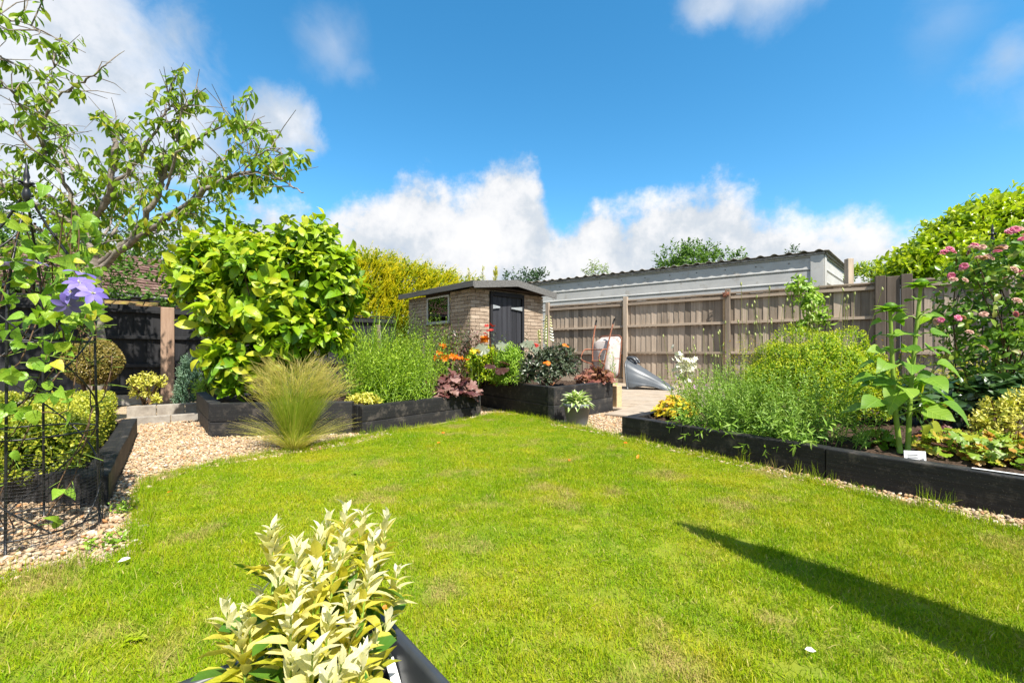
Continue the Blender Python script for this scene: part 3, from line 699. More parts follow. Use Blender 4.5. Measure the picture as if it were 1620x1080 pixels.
def build_gravel():
    ms = []
    for k in range(6):
        bm = bmesh.new(); bmesh.ops.create_icosphere(bm, subdivisions=1, radius=1.0)
        s = np.array([1.0, .55 + .4 * rng.random(), .38 + .25 * rng.random()])
        for v in bm.verts: v.co = Vector(np.array(v.co) * s * (1 + rng.normal() * .13))
        me = bpy.data.meshes.new('gravel_stone'); bm.to_mesh(me); bm.free(); me.materials.append(M['stone'])
        for f in me.polygons: f.use_smooth = rng.random() < .65
        ms.append(me)
    coll = template_collection('gravel_stones', ms)
    left = [G(-140, 950), G(60, 918), G(222, 880), G(232, 835), G(228, 800), G(240, 765), G(330, 742), G(560, 704), G(620, 690), Vector((-1.3, 4.5, 0)), Vector((-2.8, 4.45, 0)), Vector((-3.2, 5.4, 0)), Vector((-4.2, 5.0, 0)), LBb, LBa, Vector((-2.9, 2.35, 0))]
    right = [B2b + Vector((-.1, -.25, 0)), B2b + Vector((-.3, .5, 0)), B3l, B3c, B3r + Vector((.25, .1, 0)), RBa + Vector((.75, .6, 0)), RBa, G(985, 698), G(930, 684), G(872, 674), G(830, 658), G(790, 657)]
    strip = [RBa, RBa + RBn * .03, RBe, RBe - RBn * .25, RBa - RBn * .12]
    P3 = []
    for poly, dens in ((left, 3300), (right, 3000), (strip, 2600)):
        a = np.array([tuple(p)[:2] for p in poly]); lo, hi = a.min(0), a.max(0); n = int(np.prod(hi - lo) * dens); p = lo + rng.random((n, 2)) * (hi - lo); P3.append(p[inpoly(p, poly)])
    q = np.concatenate(P3); n = len(q)
    s = .0075 + .0075 * rng.random(n) ** 1.8 + (rng.random(n) < .05) * .008
    pts = np.concatenate([q, (.002 + .012 * rng.random(n))[:, None]], 1)
    scatter('gravel', pts, np.stack([rng.normal(size=n) * .35, rng.normal(size=n) * .35, rng.random(n) * 6.28], 1), np.repeat(s[:, None], 3, 1), rng.integers(0, 6, n), coll, 'pale tan and orange flint gravel covering the path', 'gravel')
build_gravel()

# patio slabs, laid in the direction of the right-hand fence
FA = Vector((2.89, 10.98, 0)); FD = Vector((965, -700, 0)).normalized(); FN = Vector((FD.y, -FD.x, 0)); FN = -FN if FN.y > 0 else FN     # FN points to the garden
def fence_at(px):
    k = (px - 810) / F; t = (k * FA.y - FA.x) / (FD.x - k * FD.y); return FA + FD * t
pat = structure(sheet('patio', [tuple((FA + FD * a + FN * b))[:2] for a, b in ((-2.6, .1), (6, .1), (6, 4.2), (2.6, 5.2), (-.5, 5.0), (-1.6, 3.5))], .004, M['soil']))
sl = box_mesh('paving_slab', .588, .588, .028, .006, M['slab'], 2)
ang = math.atan2(FD.y, FD.x)
for i in range(-4, 8):
    for j in range(0, 9):
        c = FA + FD * (i * .6 + .3) + FN * (.35 + j * .6)
        px = 810 + F * c.x / c.y
        if 925 < px < 1160 and c.y > 5.5 and not (c.x < 1.35 and c.y < 6.9) and (c - RBa).dot(RBn) < 9:
            if c.y < 6.35 and px < 985: continue
            obj('paving_slab', sl, None, pat, Matrix.Translation(c + Vector((0, 0, .006 + rng.random() * .004))) @ Matrix.Rotation(ang + rng.normal() * .004, 4, 'Z'))

# concrete edging stones at the end of the gravel path
for r_, (k0, k1, z1, n, lab) in enumerate(((G(206, 673), G(330, 664), .09, 2, 'low'), (G(200, 661), G(335, 652), .14, 3, 'upper'))):
    root = thing('concrete_edging', ('lower row of grey concrete edging stones at the end of the gravel path', 'upper row of pale concrete edging stones below the black fence')[r_], 'edging', k0)
    for i in range(n):
        a, b = k0.lerp(k1, i / n), k0.lerp(k1, (i + 1) / n); d = (b - a).normalized() * .004
        beam('edging_stone', a + d, b - d, -.01, z1, .075, M['kerb'], root, .008)

# ------------------------------------------------------------------ raised beds
def bed(name, label, pts, sides, zt, rows, soil_z, thick=.1, group='black timber raised beds', open_back=None):
    """pts: plan corners; sides: index pairs (with optional joints) that carry sleepers"""
    c = sum((Vector(p) for p in pts), Vector()) / len(pts)
    root = thing(name, label, 'raised bed', (c.x, c.y, 0), group)
    for (i, j, joints) in sides:
        a, b = Vector(pts[i]), Vector(pts[j]); d = (b - a).normalized(); n = Vector((-d.y, d.x, 0))
        if (c - a).dot(n) < 0: n = -n
        for r in range(rows):
            z0 = -.02 + (zt + .02) * r / rows; z1 = -.02 + (zt + .02) * (r + 1) / rows - (.004 if r < rows - 1 else 0)
            cuts = [0] + list(joints) + [1]
            for u, w in zip(cuts[:-1], cuts[1:]):
                p, q = a.lerp(b, u) + d * (.002 if u else 0), a.lerp(b, w) - d * (.002 if w < 1 else thick + .002)
                off = n * (thick / 2 + rng.normal() * .0015)
                beam('sleeper', p + off, q + off, z0, z1, thick, M['black_wood'], root, .007)
    # soil: lumpy grid clipped to the plan
    a = np.array([tuple(p)[:2] for p in pts]); lo, hi = a.min(0), a.max(0); st = .035
    xs, ys = np.arange(lo[0], hi[0] + st, st), np.arange(lo[1], hi[1] + st, st)
    cc = np.array([c.x, c.y]); poly = [tuple(p) for p in a]
    X, Y = np.meshgrid(xs, ys, indexing='ij'); Z = soil_z + rng.normal(size=X.shape) * .012 + .015 * np.sin(X * 9) * np.sin(Y * 8)
    q_ = np.stack([X.ravel(), Y.ravel()], 1); ins = (inpoly(q_, poly) & (edge_dist(q_, poly) > .012)).reshape(X.shape); V = np.stack([X, Y, Z], -1).reshape(-1, 3); ny = len(ys); fs = []
    for i in range(len(xs) - 1):
        for j in range(ny - 1):
            if ins[i, j] and ins[i + 1, j] and ins[i, j + 1] and ins[i + 1, j + 1]: fs.append((i * ny + j, (i + 1) * ny + j, (i + 1) * ny + j + 1, i * ny + j + 1))
    MB().add(V, [np.array(fs)]).build('soil', M['soil'], root)
    return root
b1n = Vector((-.13, 1.0, 0)).normalized()
B1d = B1a + Vector((-.98, 1.2, 0))
bed('raised_bed', 'tall black sleeper bed under the big bright-leaved magnolia', [B1a, B1b, B1b + Vector((-.3, 1.6, 0)), B1d], [(0, 1, [.62]), (3, 0, [])], .32, 2, .27)
b2n = Vector((-(B2b - B2a).normalized().y, (B2b - B2a).normalized().x, 0))
bed('raised_bed', 'black two-sleeper bed holding the bronze heuchera and fine green plants', [B2a, B2b, B2b + b2n * 1.0, B2a + b2n * .75], [(0, 1, []), (3, 0, []), (1, 2, [])], .285, 2, .24, .075)
b3 = bed('raised_bed', 'black corner bed of dark dahlias and orange flowers behind the small pot', [B3c, B3r, B3r + (B3l - B3c), B3l], [(3, 0, []), (0, 1, [])], .40, 2, .35, .09)
e0 = B3r; e1 = B3r + (B3l - B3c) * .9
po = beam('timber_return', e0 + Vector((.05, .03, 0)), e0 + Vector((.05, .03, 0)) + (e1 - e0), 0, .33, .1, M['pale_wood'], b3, .006); po['label'] = 'pale unpainted timber end board'
RBf = RBa + Vector((.52, .50, 0))
rb = bed('raised_bed', 'long low black sleeper bed along the lawn, full of poppies and shrubs', [RBa, RBe, RBe + RBn * 2.6, RBf + RBn * 1.9 - RBd * .3, RBf], [(0, 1, [.17, .44, .78]), (4, 0, [])], .20, 1, .165, .1)
LBf = LBa + Vector((-1.7, .08, 0))
bed('raised_bed', 'low black sleeper bed edging the clipped golden box hedges', [LBa, LBb, LBb + Vector((-1.5, .6, 0)), LBf + Vector((-.3, .4, 0)), LBf], [(0, 1, []), (4, 0, [])], .165, 1, .12, .11)

# ------------------------------------------------------------------ fences
def build_right_fence():
    root = thing('wooden_fence', 'weathered grey-brown featheredge board fence with posts and three rails', 'fence', FA)
    ez = Matrix.Rotation(math.atan2(FD.y, FD.x), 4, 'Z')
    bmesh_ = [box_mesh('board', w, .016, 1.90, .003, M['fence']) for w in (.150, .158, .165)]
    post = box_mesh('post', .1, .1, 2.17, .006, M['fence']); gpost = box_mesh('post', .1, .1, 2.17, .006, M['gate_post'])
    knots = [fence_at(868), fence_at(991), fence_at(1152), fence_at(1392), fence_at(1392) + FD * .36, fence_at(1600), fence_at(1600) + FD * 2.0]
    obj('post', gpost, None, root, Matrix.Translation(knots[3] + FD * .18 + FN * .04) @ ez @ Matrix.Scale(1.9, 4, (1, 0, 0)))['label'] = 'dark middle board of the gate post'
    for i, k in enumerate(knots):
        o = obj('post', post, None, root, Matrix.Translation(k + FN * .05) @ ez)
        if i in (3, 4): o.data = gpost; o.matrix_basis = Matrix.Translation(k + FN * .07 + Vector((0, 0, .02))) @ ez @ Matrix.Scale(1.55, 4, (1, 0, 0)); o['label'] = 'dark wide gate post'
    for a, b, dz in ((knots[0], knots[1], -.01), (knots[1], knots[2], 0), (knots[2], knots[3], .0), (knots[4], knots[5], .0), (knots[5], knots[6], .0)):
        L = (b - a).length; n = int(L / .128); st = L / n
        for i in range(n):
            c = a + FD * (st * (i + .5)); me = bmesh_[rng.integers(0, 3)]
            obj('board', me, None, root, Matrix.Translation(c + Vector((0, 0, .16 + dz + rng.normal() * .004)) - FN * .012) @ ez @ Matrix.Rotation(.10 + rng.normal() * .015, 4, 'Z') @ Matrix.Rotation(rng.normal() * .004, 4, 'Y'))
        s = FN * .035
        for z in (.76, 1.415, 1.955): beam('rail', a + s + FD * .055, b + s - FD * .055, z + dz, z + .055 + dz, .05, M['fence_h'], root, .004)
        beam('capping', a + FD * .05, b - FD * .05, 2.065 + dz, 2.098 + dz, .075, M['fence_h'], root, .005, 0)
        beam('gravel_board', a + FD * .05 + FN * .02, b - FD * .05 + FN * .02, 0, .155 + dz, .03, M['fence_h'], root, .004)
    # the panels' upright end battens
    for k in knots[1:3]: beam('end_batten', k - FD * .10 + FN * .028, k - FD * .06 + FN * .028, .17, 2.05, .03, M['pale_wood'], root, .003)
build_right_fence()
sp = thing('fence_post', 'lone grey timber post standing behind the fence beside the metal building', 'post', P(1343, 420, 10.2) * 1)
sp.location.z = 0
obj('shaft', box_mesh('shaft', .13, .13, 2.95, .006, M['fence']), None, sp, Matrix.Translation(sp.location))

LFA = Vector((-5.45, 7.0, 0)); LFD = Vector((890, 700, 0)).normalized(); LFN = Vector((LFD.y, -LFD.x, 0))
def build_left_fence():
    root = thing('black_fence', 'black stained board fence with horizontal rails behind the cherry tree', 'fence', LFA)
    ez = Matrix.Rotation(math.atan2(LFD.y, LFD.x), 4, 'Z'); bd = box_mesh('board', .175, .014, 1.38, .003, M['black_fence'])
    post = box_mesh('post', .17, .13, 1.50, .008, M['post_brown']); pz = box_mesh('post', .1, .1, 1.5, .006, M['black_fence'])
    spans = [(-3.9, -1.98), (-1.95, -.09), (.09, 1.95), (1.98, 3.8)]
    o = obj('post', post, None, root, Matrix.Translation(LFA + LFN * .05) @ ez); o['label'] = 'red-brown square post'
    for s in (-1.965, 1.965): obj('post', pz, None, root, Matrix.Translation(LFA + LFD * s + LFN * .03) @ ez)
    for k, (a, b) in enumerate(spans):
        A, B = LFA + LFD * a, LFA + LFD * b; n = int((b - a) / .145); st = (b - a) / n
        for i in range(n):
            obj('board', bd, None, root, Matrix.Translation(A + LFD * (st * (i + .5)) + Vector((0, 0, .12 + rng.normal() * .003 + (.06 * (1 - i / n) if k == 1 else 0)))) @ ez @ Matrix.Rotation(.09, 4, 'Z'))
        for z in (.18, .57, 1.0, 1.40): beam('rail', A + LFN * .035, B + LFN * .035, z, z + .05, .045, M['black_fence'], root, .004)
        beam('capping', A, B, 1.515 + (.06 if k == 1 else 0), 1.54 + (.06 if k == 1 else 0), .06, M['black_fence'], root, .004)
        beam('gravel_board', A + LFN * .02, B + LFN * .02, 0, .16, .04, M['kerb' if k < 2 else 'black_fence'], root, .004)
build_left_fence()

# ------------------------------------------------------------------ shed of brick-faced panels
def build_shed():
    C = Vector((W(745, 8.6, 0).x, 8.6, 0)); DR = Vector((778, 700, 0)).normalized(); DL = Vector((-630, 700, 0)); DL = Vector((-DR.y, DR.x, 0))   # front to the right, side to the left
    WF, WS, HW = 2.0, 2.42, 2.04
    NF = Vector((DR.y, -DR.x, 0)); NS = -DR                       # outward normals of front and side wall
    root = thing('garden_shed', 'small buff brick-faced shed with low felt roof and black plank door', 'shed', C)
    def at(along_f, along_s, z, out_f=0, out_s=0): return C + DR * along_f + DL * along_s + Vector((0, 0, z)) + NF * out_f + NS * out_s
    # window and door openings
    wx0, wx1, wz0, wz1 = .73, 1.60, 1.42, 1.99
    dx0, dx1, dz1 = .50, 1.37, 2.03
    def wall_piece(a0, a1, z0, z1, side, parent, nm='backing'):
        if side == 'F': return beam(nm, at(a0, .05, 0), at(a1, .05, 0), z0, z1, .06, M['mortar'], parent, 0)
        return beam(nm, at(.05, a0, 0), at(.05, a1, 0), z0, z1, .06, M['mortar'], parent, 0)
    fw = wall_piece(.02, dx0, 0, HW + .02, 'F', root, 'front_wall'); wall_piece(dx1, WF - .02, 0, HW + .02, 'F', fw); wall_piece(dx0, dx1, dz1, HW + .06, 'F', fw, 'lintel')
    sw = wall_piece(.0825, wx0, 0, HW, 'S', root, 'side_wall'); wall_piece(wx1, WS, 0, HW, 'S', sw); wall_piece(wx0, wx1, 0, wz0, 'S', sw); wall_piece(wx0, wx1, wz1, HW, 'S', sw, 'lintel')
    beam('back_wall', at(0.1, WS - .03, 0), at(WF, WS - .03, 0), 0, HW, .06, M['soffit'], root, 0); beam('far_wall', at(WF - .05, .09, 0), at(WF - .05, WS - .07, 0), 0, HW, .06, M['mortar'], root, 0)
    # bricks
    bl, bh, jt = .207, .064, .009
    me = {k: box_mesh('brick', k, .022, bh, .0035, M['brick'], 1, .0012) for k in (bl, bl * .5 - jt / 2)}
    def lay(side, L, openings, parent, ztop):
        rows = int(ztop / (bh + jt)); Z = Matrix.Rotation(math.atan2(DR.y, DR.x), 4, 'Z') if side == 'F' else Matrix.Rotation(math.atan2(DL.y, DL.x), 4, 'Z')
        for r in range(6, rows + 1):
            z = r * (bh + jt); x = -.5 * (bl + jt) * (r % 2)
            if z + bh > ztop + .012: continue
            while x < L - .01:
                x0, x1 = max(x, 0.0), min(x + bl, L); x += bl + jt
                segs = [(x0, x1)]
                for (o0, o1, oz0, oz1) in openings:
                    if z + bh > oz0 and z < oz1:
                        ns = []
                        for a, b in segs:
                            if b <= o0 or a >= o1: ns.append((a, b)); continue
                            if a < o0: ns.append((a, o0))
                            if b > o1: ns.append((o1, b))
                        segs = ns
                for a, b in segs:
                    if b - a < .03: continue
                    c = (a + b) / 2; p = at(c, 0, z, .0 + rng.normal() * .0016) if side == 'F' else at(0, c, z, 0, rng.normal() * .0016)
                    key = bl if b - a > bl * .8 else bl * .5 - jt / 2
                    obj('brick', me[key], None, parent, Matrix.Translation(p) @ Z @ Matrix.Scale((b - a) / key, 4, (1, 0, 0)))
    lay('F', WF, [(dx0 - .05, dx1 + .05, 0, 9)], fw, HW); lay('S', WS, [(wx0 - .03, wx1 + .03, wz0 - .03, 9)], sw, HW)
    # roof: two low slopes, ridge along the side direction
    rise = .13; oh = .24; ohs = .12; th = .035; rf = None
    for s, (f0, f1, z0, z1) in enumerate(((-ohs, WF / 2, HW + .02, HW + .02 + rise), (WF / 2, WF + ohs + .05, HW + .02 + rise, HW - .01))):
        V = [];
        for zz in (0, th):
            for (f, z) in ((f0, z0), (f1, z1)):
                for sd_ in (-oh, WS + oh): V.append(at(f, sd_, z + zz + .05))
        fs = np.array([(0, 1, 3, 2), (4, 6, 7, 5), (0, 2, 6, 4), (1, 5, 7, 3), (0, 4, 5, 1), (2, 3, 7, 6)])
        o = MB().add([tuple(v) for v in V], [fs]).build('roof_slope', M['roof_felt'], root, False)
        # fascia boards on the front edge
        V = []
        for (yy, ) in ((-oh - .03,), (-oh,)):
            for (f, z) in ((f0, z0), (f1, z1)):
                for zz in (-.045, .05 + th + .004): V.append(at(f, yy, z + zz))
        fs = np.array([(0, 2, 3, 1), (4, 5, 7, 6), (0, 1, 5, 4), (2, 6, 7, 3), (1, 3, 7, 5), (0, 4, 6, 2)])
        MB().add([tuple(v) for v in V], [fs]).build('fascia', M['fascia'], root, False)
    beam('eaves_board', at(-ohs - .016, -oh - .03, 0), at(-ohs - .016, WS + oh, 0), HW + .0, HW + .112, .028, M['fascia'], root, .003)
    beam('soffit', at(.0, -.02, 0), at(WF, -.02, 0), HW + .035, HW + .06, .22, M['soffit'], root, .002)
    # gable board above the door
    V = [tuple(at(f, -.014, z)) for f, z in ((.0, HW + .02), (WF, HW + .01), (WF, HW + .05), (WF / 2, HW + .17), (0, HW + .06))]
    V += [tuple(at(f, .01, z)) for f, z in ((.0, HW + .02), (WF, HW + .01), (WF, HW + .05), (WF / 2, HW + .17), (0, HW + .06))]
    MB().add(V, [np.array([(0, 1, 2, 3, 4)]), np.array([(9, 8, 7, 6, 5)])]).build('gable_board', M['soffit'], root, False)
    # door: planks in a frame, two strap hinges
    dr = beam('door', at(dx0 + .02, .03, 0), at(dx1 - .02, .03, 0), .05, dz1 - .09, .02, M['door'], root, 0)
    n = 6; w = (dx1 - dx0 - .06) / n; pl = box_mesh('plank', w - .008, .022, dz1 - .15, .004, M['door']); Z = Matrix.Rotation(math.atan2(DR.y, DR.x), 4, 'Z')
    for i in range(n): obj('plank', pl, None, dr, Matrix.Translation(at(dx0 + .03 + w * (i + .5), .012 + rng.normal() * .001, .06)) @ Z)
    for a in (dx0, dx1): beam('door_frame', at(a - .03, -.012, 0), at(a + .03, -.012, 0), 0, dz1, .05, M['black_fence'], root, .003)
    beam('door_frame', at(dx0 + .032, -.012, 0), at(dx1 - .032, -.012, 0), dz1 - .085, dz1 + .004, .05, M['black_fence'], root, .003)
    for a, s in ((dx0 + .02, 1), (dx1 - .02, -1)):
        z = 1.72; V = []
        for out in (.006, .012):
            for x, dz in ((0, .045), (.2 if s > 0 else .32, .012), (.2 if s > 0 else .32, -.012), (0, -.045)): V.append(tuple(at(a + s * x, 0, z + dz, out + .022)))
        fs = [np.array([(4, 5, 6, 7), (3, 2, 1, 0), (0, 1, 5, 4), (1, 2, 6, 5), (2, 3, 7, 6), (3, 0, 4, 7)])]
        MB().add(V, fs).build('hinge', M['silver'], dr, False)
    # window
    fr = beam('window', at(-.012, wx0 + .002, 0), at(-.012, wx1 - .002, 0), wz1 - .035, wz1, .03, M['frame_w'], root, .002)
    beam('window_frame', at(-.012, wx0 + .002, 0), at(-.012, wx1 - .002, 0), wz0 + .0, wz0 + .035, .03, M['frame_w'], fr, .002)
    for a in (wx0 + .018, wx1 - .018): beam('window_frame', at(-.012, a - .016, 0), at(-.012, a + .016, 0), wz0 + .037, wz1 - .037, .03, M['frame_w'], fr, .002)
    beam('sill', at(-.035, wx0 - .04, 0), at(-.035, wx1 + .04, 0), wz0 - .035, wz0 - .002, .08, M['fascia'], fr, .004)
    beam('pane', at(-.008, wx0 + .034, 0), at(-.008, wx1 - .034, 0), wz0 + .037, wz1 - .037, .005, M['glass'], fr, 0)
    beam('window_head', at(-.012, wx0 - .03, 0), at(-.012, wx1 + .03, 0), wz1 + .003, HW + .02, .026, M['soffit'], root, .002)
    # a flowerpot on a shelf inside
    sh = thing('shelf', 'dark shelf inside the shed window', 'shelf', at(.2, 1.2, 0)); beam('board', at(.19, .8, 0), at(.19, 1.9, 0), 1.38, 1.405, .2, M['soffit'], sh, .003)
    for s in (.9, 1.8): beam('bracket', at(.10, s, 0), at(.28, s, 0), 1.2, 1.378, .03, M['soffit'], sh, .002)
    fp = thing('flowerpot', 'terracotta flowerpot standing behind the shed window', 'flowerpot', at(.19, 1.52, 1.405))
    mb = MB(); lathe(mb, [(0.001, 0), (.055, 0), (.08, .15), (.09, .15), (.092, .20), (.082, .20), (.075, .16), (0.001, .15)], fp.location, 18); mb.build('pot', M['terracotta'], fp)
build_shed()

# ------------------------------------------------------------------ metal building behind the fence
def build_metal():
    A = P(1303, 400, 10.5); zt = A.z; A.z = 0; DL = -FD; DE = Vector((690, 700, 0)).normalized()
    root = thing('metal_building', 'long pale grey ribbed metal outbuilding behind the wooden fence', 'building', A)
    L = 9.0
    # side wall: horizontal ribs
    prof = []; z = 0.0; p = .305
    while z < zt - .02:
        for dz, o in ((0, 0), (.006, -.03), (.026, -.03), (.034, 0), (.05, .010), (.075, .010), (.09, 0), (.2, -.001)):
            if z + dz < zt: prof.append((o, z + dz))
        z += p
    prof.append((0, zt))
    V = [];
    for k in range(2):
        for o, z in prof: V.append(tuple(A + DL * (L * k + .26 * (1 - k)) + FN * o + Vector((0, 0, z))))
    n = len(prof); fs = np.array([(i, i + 1, n + i + 1, n + i) for i in range(n - 1)])
    MB().add(V, [fs]).build('side_wall', M['metal_white'], root, False)
    beam('corner_trim', A + FN * .0, A + DL * .26, 0, zt, .06, M['metal_white'], root, .005)
    beam('end_trim', A + DE * .035, A + DE * .25, 0, zt, .05, M['metal_white'], root, .005)
    prof2 = prof; E = 3.1; V = []; EN = Vector((DE.y, -DE.x, 0))
    for k in range(2):
        for o, z in prof2: V.append(tuple(A + DE * (.2 + (E - .2) * k) + EN * o * .9 + Vector((0, 0, z))))
    MB().add(V, [fs]).build('end_wall', M['metal_white'], root, False)
    for s in np.arange(.7, L, .72):
        mb = MB(); c = A + DL * s + FN * .0 + Vector((0, 0, zt - .17)); tube(mb, [c, c + FN * .022], [.017, .012], 6); mb.build('bolt', M['bolt'], root)
    # corrugated roof sheet with a wavy edge
    n = 520; s = np.linspace(-.12, L, n); wv = np.maximum(np.sin(s / .305 * 2 * math.pi) , -.25) * .034; rows = []
    for d, dz in ((-.10, 0.045), (E + .1, .02)):
        for th in (0, .012): rows.append(np.array(A)[None] + np.array(DL)[None] * s[:, None] + np.array(DE)[None] * d + UP * (zt + dz + th + wv)[:, None])
    V = np.concatenate(rows); i = np.arange(n - 1)
    fs = np.concatenate([np.stack([i, i + 1, 2 * n + i + 1, 2 * n + i], 1), np.stack([n + i, 3 * n + i, 3 * n + i + 1, n + i + 1], 1), np.stack([i, n + i, n + i + 1, i + 1], 1), np.array([(0, 2 * n, 3 * n, n)])])
    MB().add(V, [fs]).build('roof', M['metal_roof'], root)
    a = A + FN * .03 - DL * .02; beam('eaves_trim', a, a + DL * L, zt - .03, zt + .02, .05, M['metal_roof'], root, .004)
    a = A + EN * .03 ; beam('verge_trim', a, a + DE * (E + .1), zt - .03, zt + .075, .05, M['metal_roof'], root, .006)
build_metal()

# ------------------------------------------------------------------ neighbour's tiled roof
def build_house():
    d = Vector((.552, .834, 0)); nrm_ = Vector((.834, -.552, 0)); R0 = Vector((-11.4, 13.2, 3.57)); E0 = R0 + nrm_ * 2.6; E0.z = 2.23
    root = thing('house', 'neighbouring low house with red-brown tiled roof beyond the black fence', 'house', (R0.x, R0.y, 0))
    a0, a1 = -6.0, 2.6
    mb = MB(); rows = 14; tw = .21; n = int((a1 - a0) / tw); bx = np.array([(0, 0, 0), (1, 0, 0), (1, 1, 0), (0, 1, 0), (0, 0, 1), (1, 0, 1), (1, 1, 1), (0, 1, 1)], float); fs = np.array([(0, 3, 2, 1), (4, 5, 6, 7), (0, 1, 5, 4), (1, 2, 6, 5), (2, 3, 7, 6), (3, 0, 4, 7)])
    sl = (R0 - E0); Ls = sl.length; sv = sl / Ls; up = d.cross(sv); up = -up if up.z < 0 else up
    for r in range(rows):
        for i in range(n):
            o = E0 + d * (a0 + (i + .5 * (r % 2)) * tw) + sv * (r * Ls / rows) + up * (.02 * rng.random())
            v = [tuple(o + d * (q[0] * (tw - .012)) + sv * (q[1] * Ls / rows * 1.12) + up * (q[2] * .03 + (1 - q[1]) * .035)) for q in bx]
            mb.add(v, [fs], rng.random())
    mb.build('roof_tiles', M['tile'], root, False, kind='stuff')
    mb = MB()
    for i in range(int((a1 - a0) / .4)): tube(mb, [R0 + d * (a0 + i * .4 + .01) + up * .02, R0 + d * (a0 + i * .4 + .39) + up * .02], [.1, .1], 8, rng.random())
    mb.build('ridge_tiles', M['tile'], root, kind='stuff')
    g = [E0 + d * a0 + nrm_ * .06, E0 + d * a1 + nrm_ * .06]; mb = MB(); tube(mb, [p + Vector((0, 0, -.03)) for p in g], [.06, .06], 8); mb.build('gutter', M['gutter'], root)
    e = E0 - nrm_ * .25; beam('wall', e + d * a0, e + d * (a1 - .2), 0, 2.1, .2, M['house_wall'], root, 0)
    e2 = R0 - nrm_ * 2.3; beam('rear_wall', e2 + d * a0, e2 + d * (a1 - .2), 0, 2.1, .2, M['house_wall'], root, 0)
    V = [tuple(R0 + d * (a1 - .12) - Vector((0, 0, .06))), tuple(E0 + d * (a1 - .12) - nrm_ * .3), tuple(E0 + d * (a1 - .12) - nrm_ * .3 - Vector((0, 0, 2.23))), tuple(e2 + d * (a1 - .12) - Vector((0, 0, 3.57))), tuple(e2 + d * (a1 - .12) - Vector((0, 0, 1.4)))]
    MB().add(V, [np.array([(0, 1, 2, 3, 4)])]).build('gable', M['house_wall'], root, False)
    V = [R0, R0 - nrm_ * 2.6 - Vector((0, 0, 1.34))]
    MB().add([tuple(p + d * a) for p in V for a in (a0, a1)], [np.array([(0, 1, 3, 2)])]).build('rear_slope', M['tile'], root, False)
    # mossy lean-to edge just above the fence
    r2 = thing('lean_to', 'low mossy orange tiled lean-to roof just over the black fence', 'lean-to', LFA + LFD * -.2 - LFN * 1.2)
    p0, p1 = LFA + LFD * -1.5 - LFN * .9, LFA + LFD * -.12 - LFN * .9
    for i in range(7):
        a, b = p0.lerp(p1, i / 7), p0.lerp(p1, (i + 1) / 7); z = 1.52 + .02 * rng.random(); c = (a + b) / 2
        obj('tile', box_mesh('tile', (b - a).length - .01, 1.0, .04, .008, M['moss']), None, r2, Matrix.Translation(c - LFN * .35 + Vector((0, 0, z + .1))) @ Matrix.Rotation(math.atan2(LFD.y, LFD.x), 4, 'Z') @ Matrix.Rotation(.16, 4, 'X'))
    beam('wall', p0 - LFN * .1, p1 - LFN * .1, 0, 1.5, .1, M['house_wall'], r2, 0); beam('back_post', p0 - LFN * .75, p1 - LFN * .75, 0, 1.6, .1, M['house_wall'], r2, 0)
build_house()

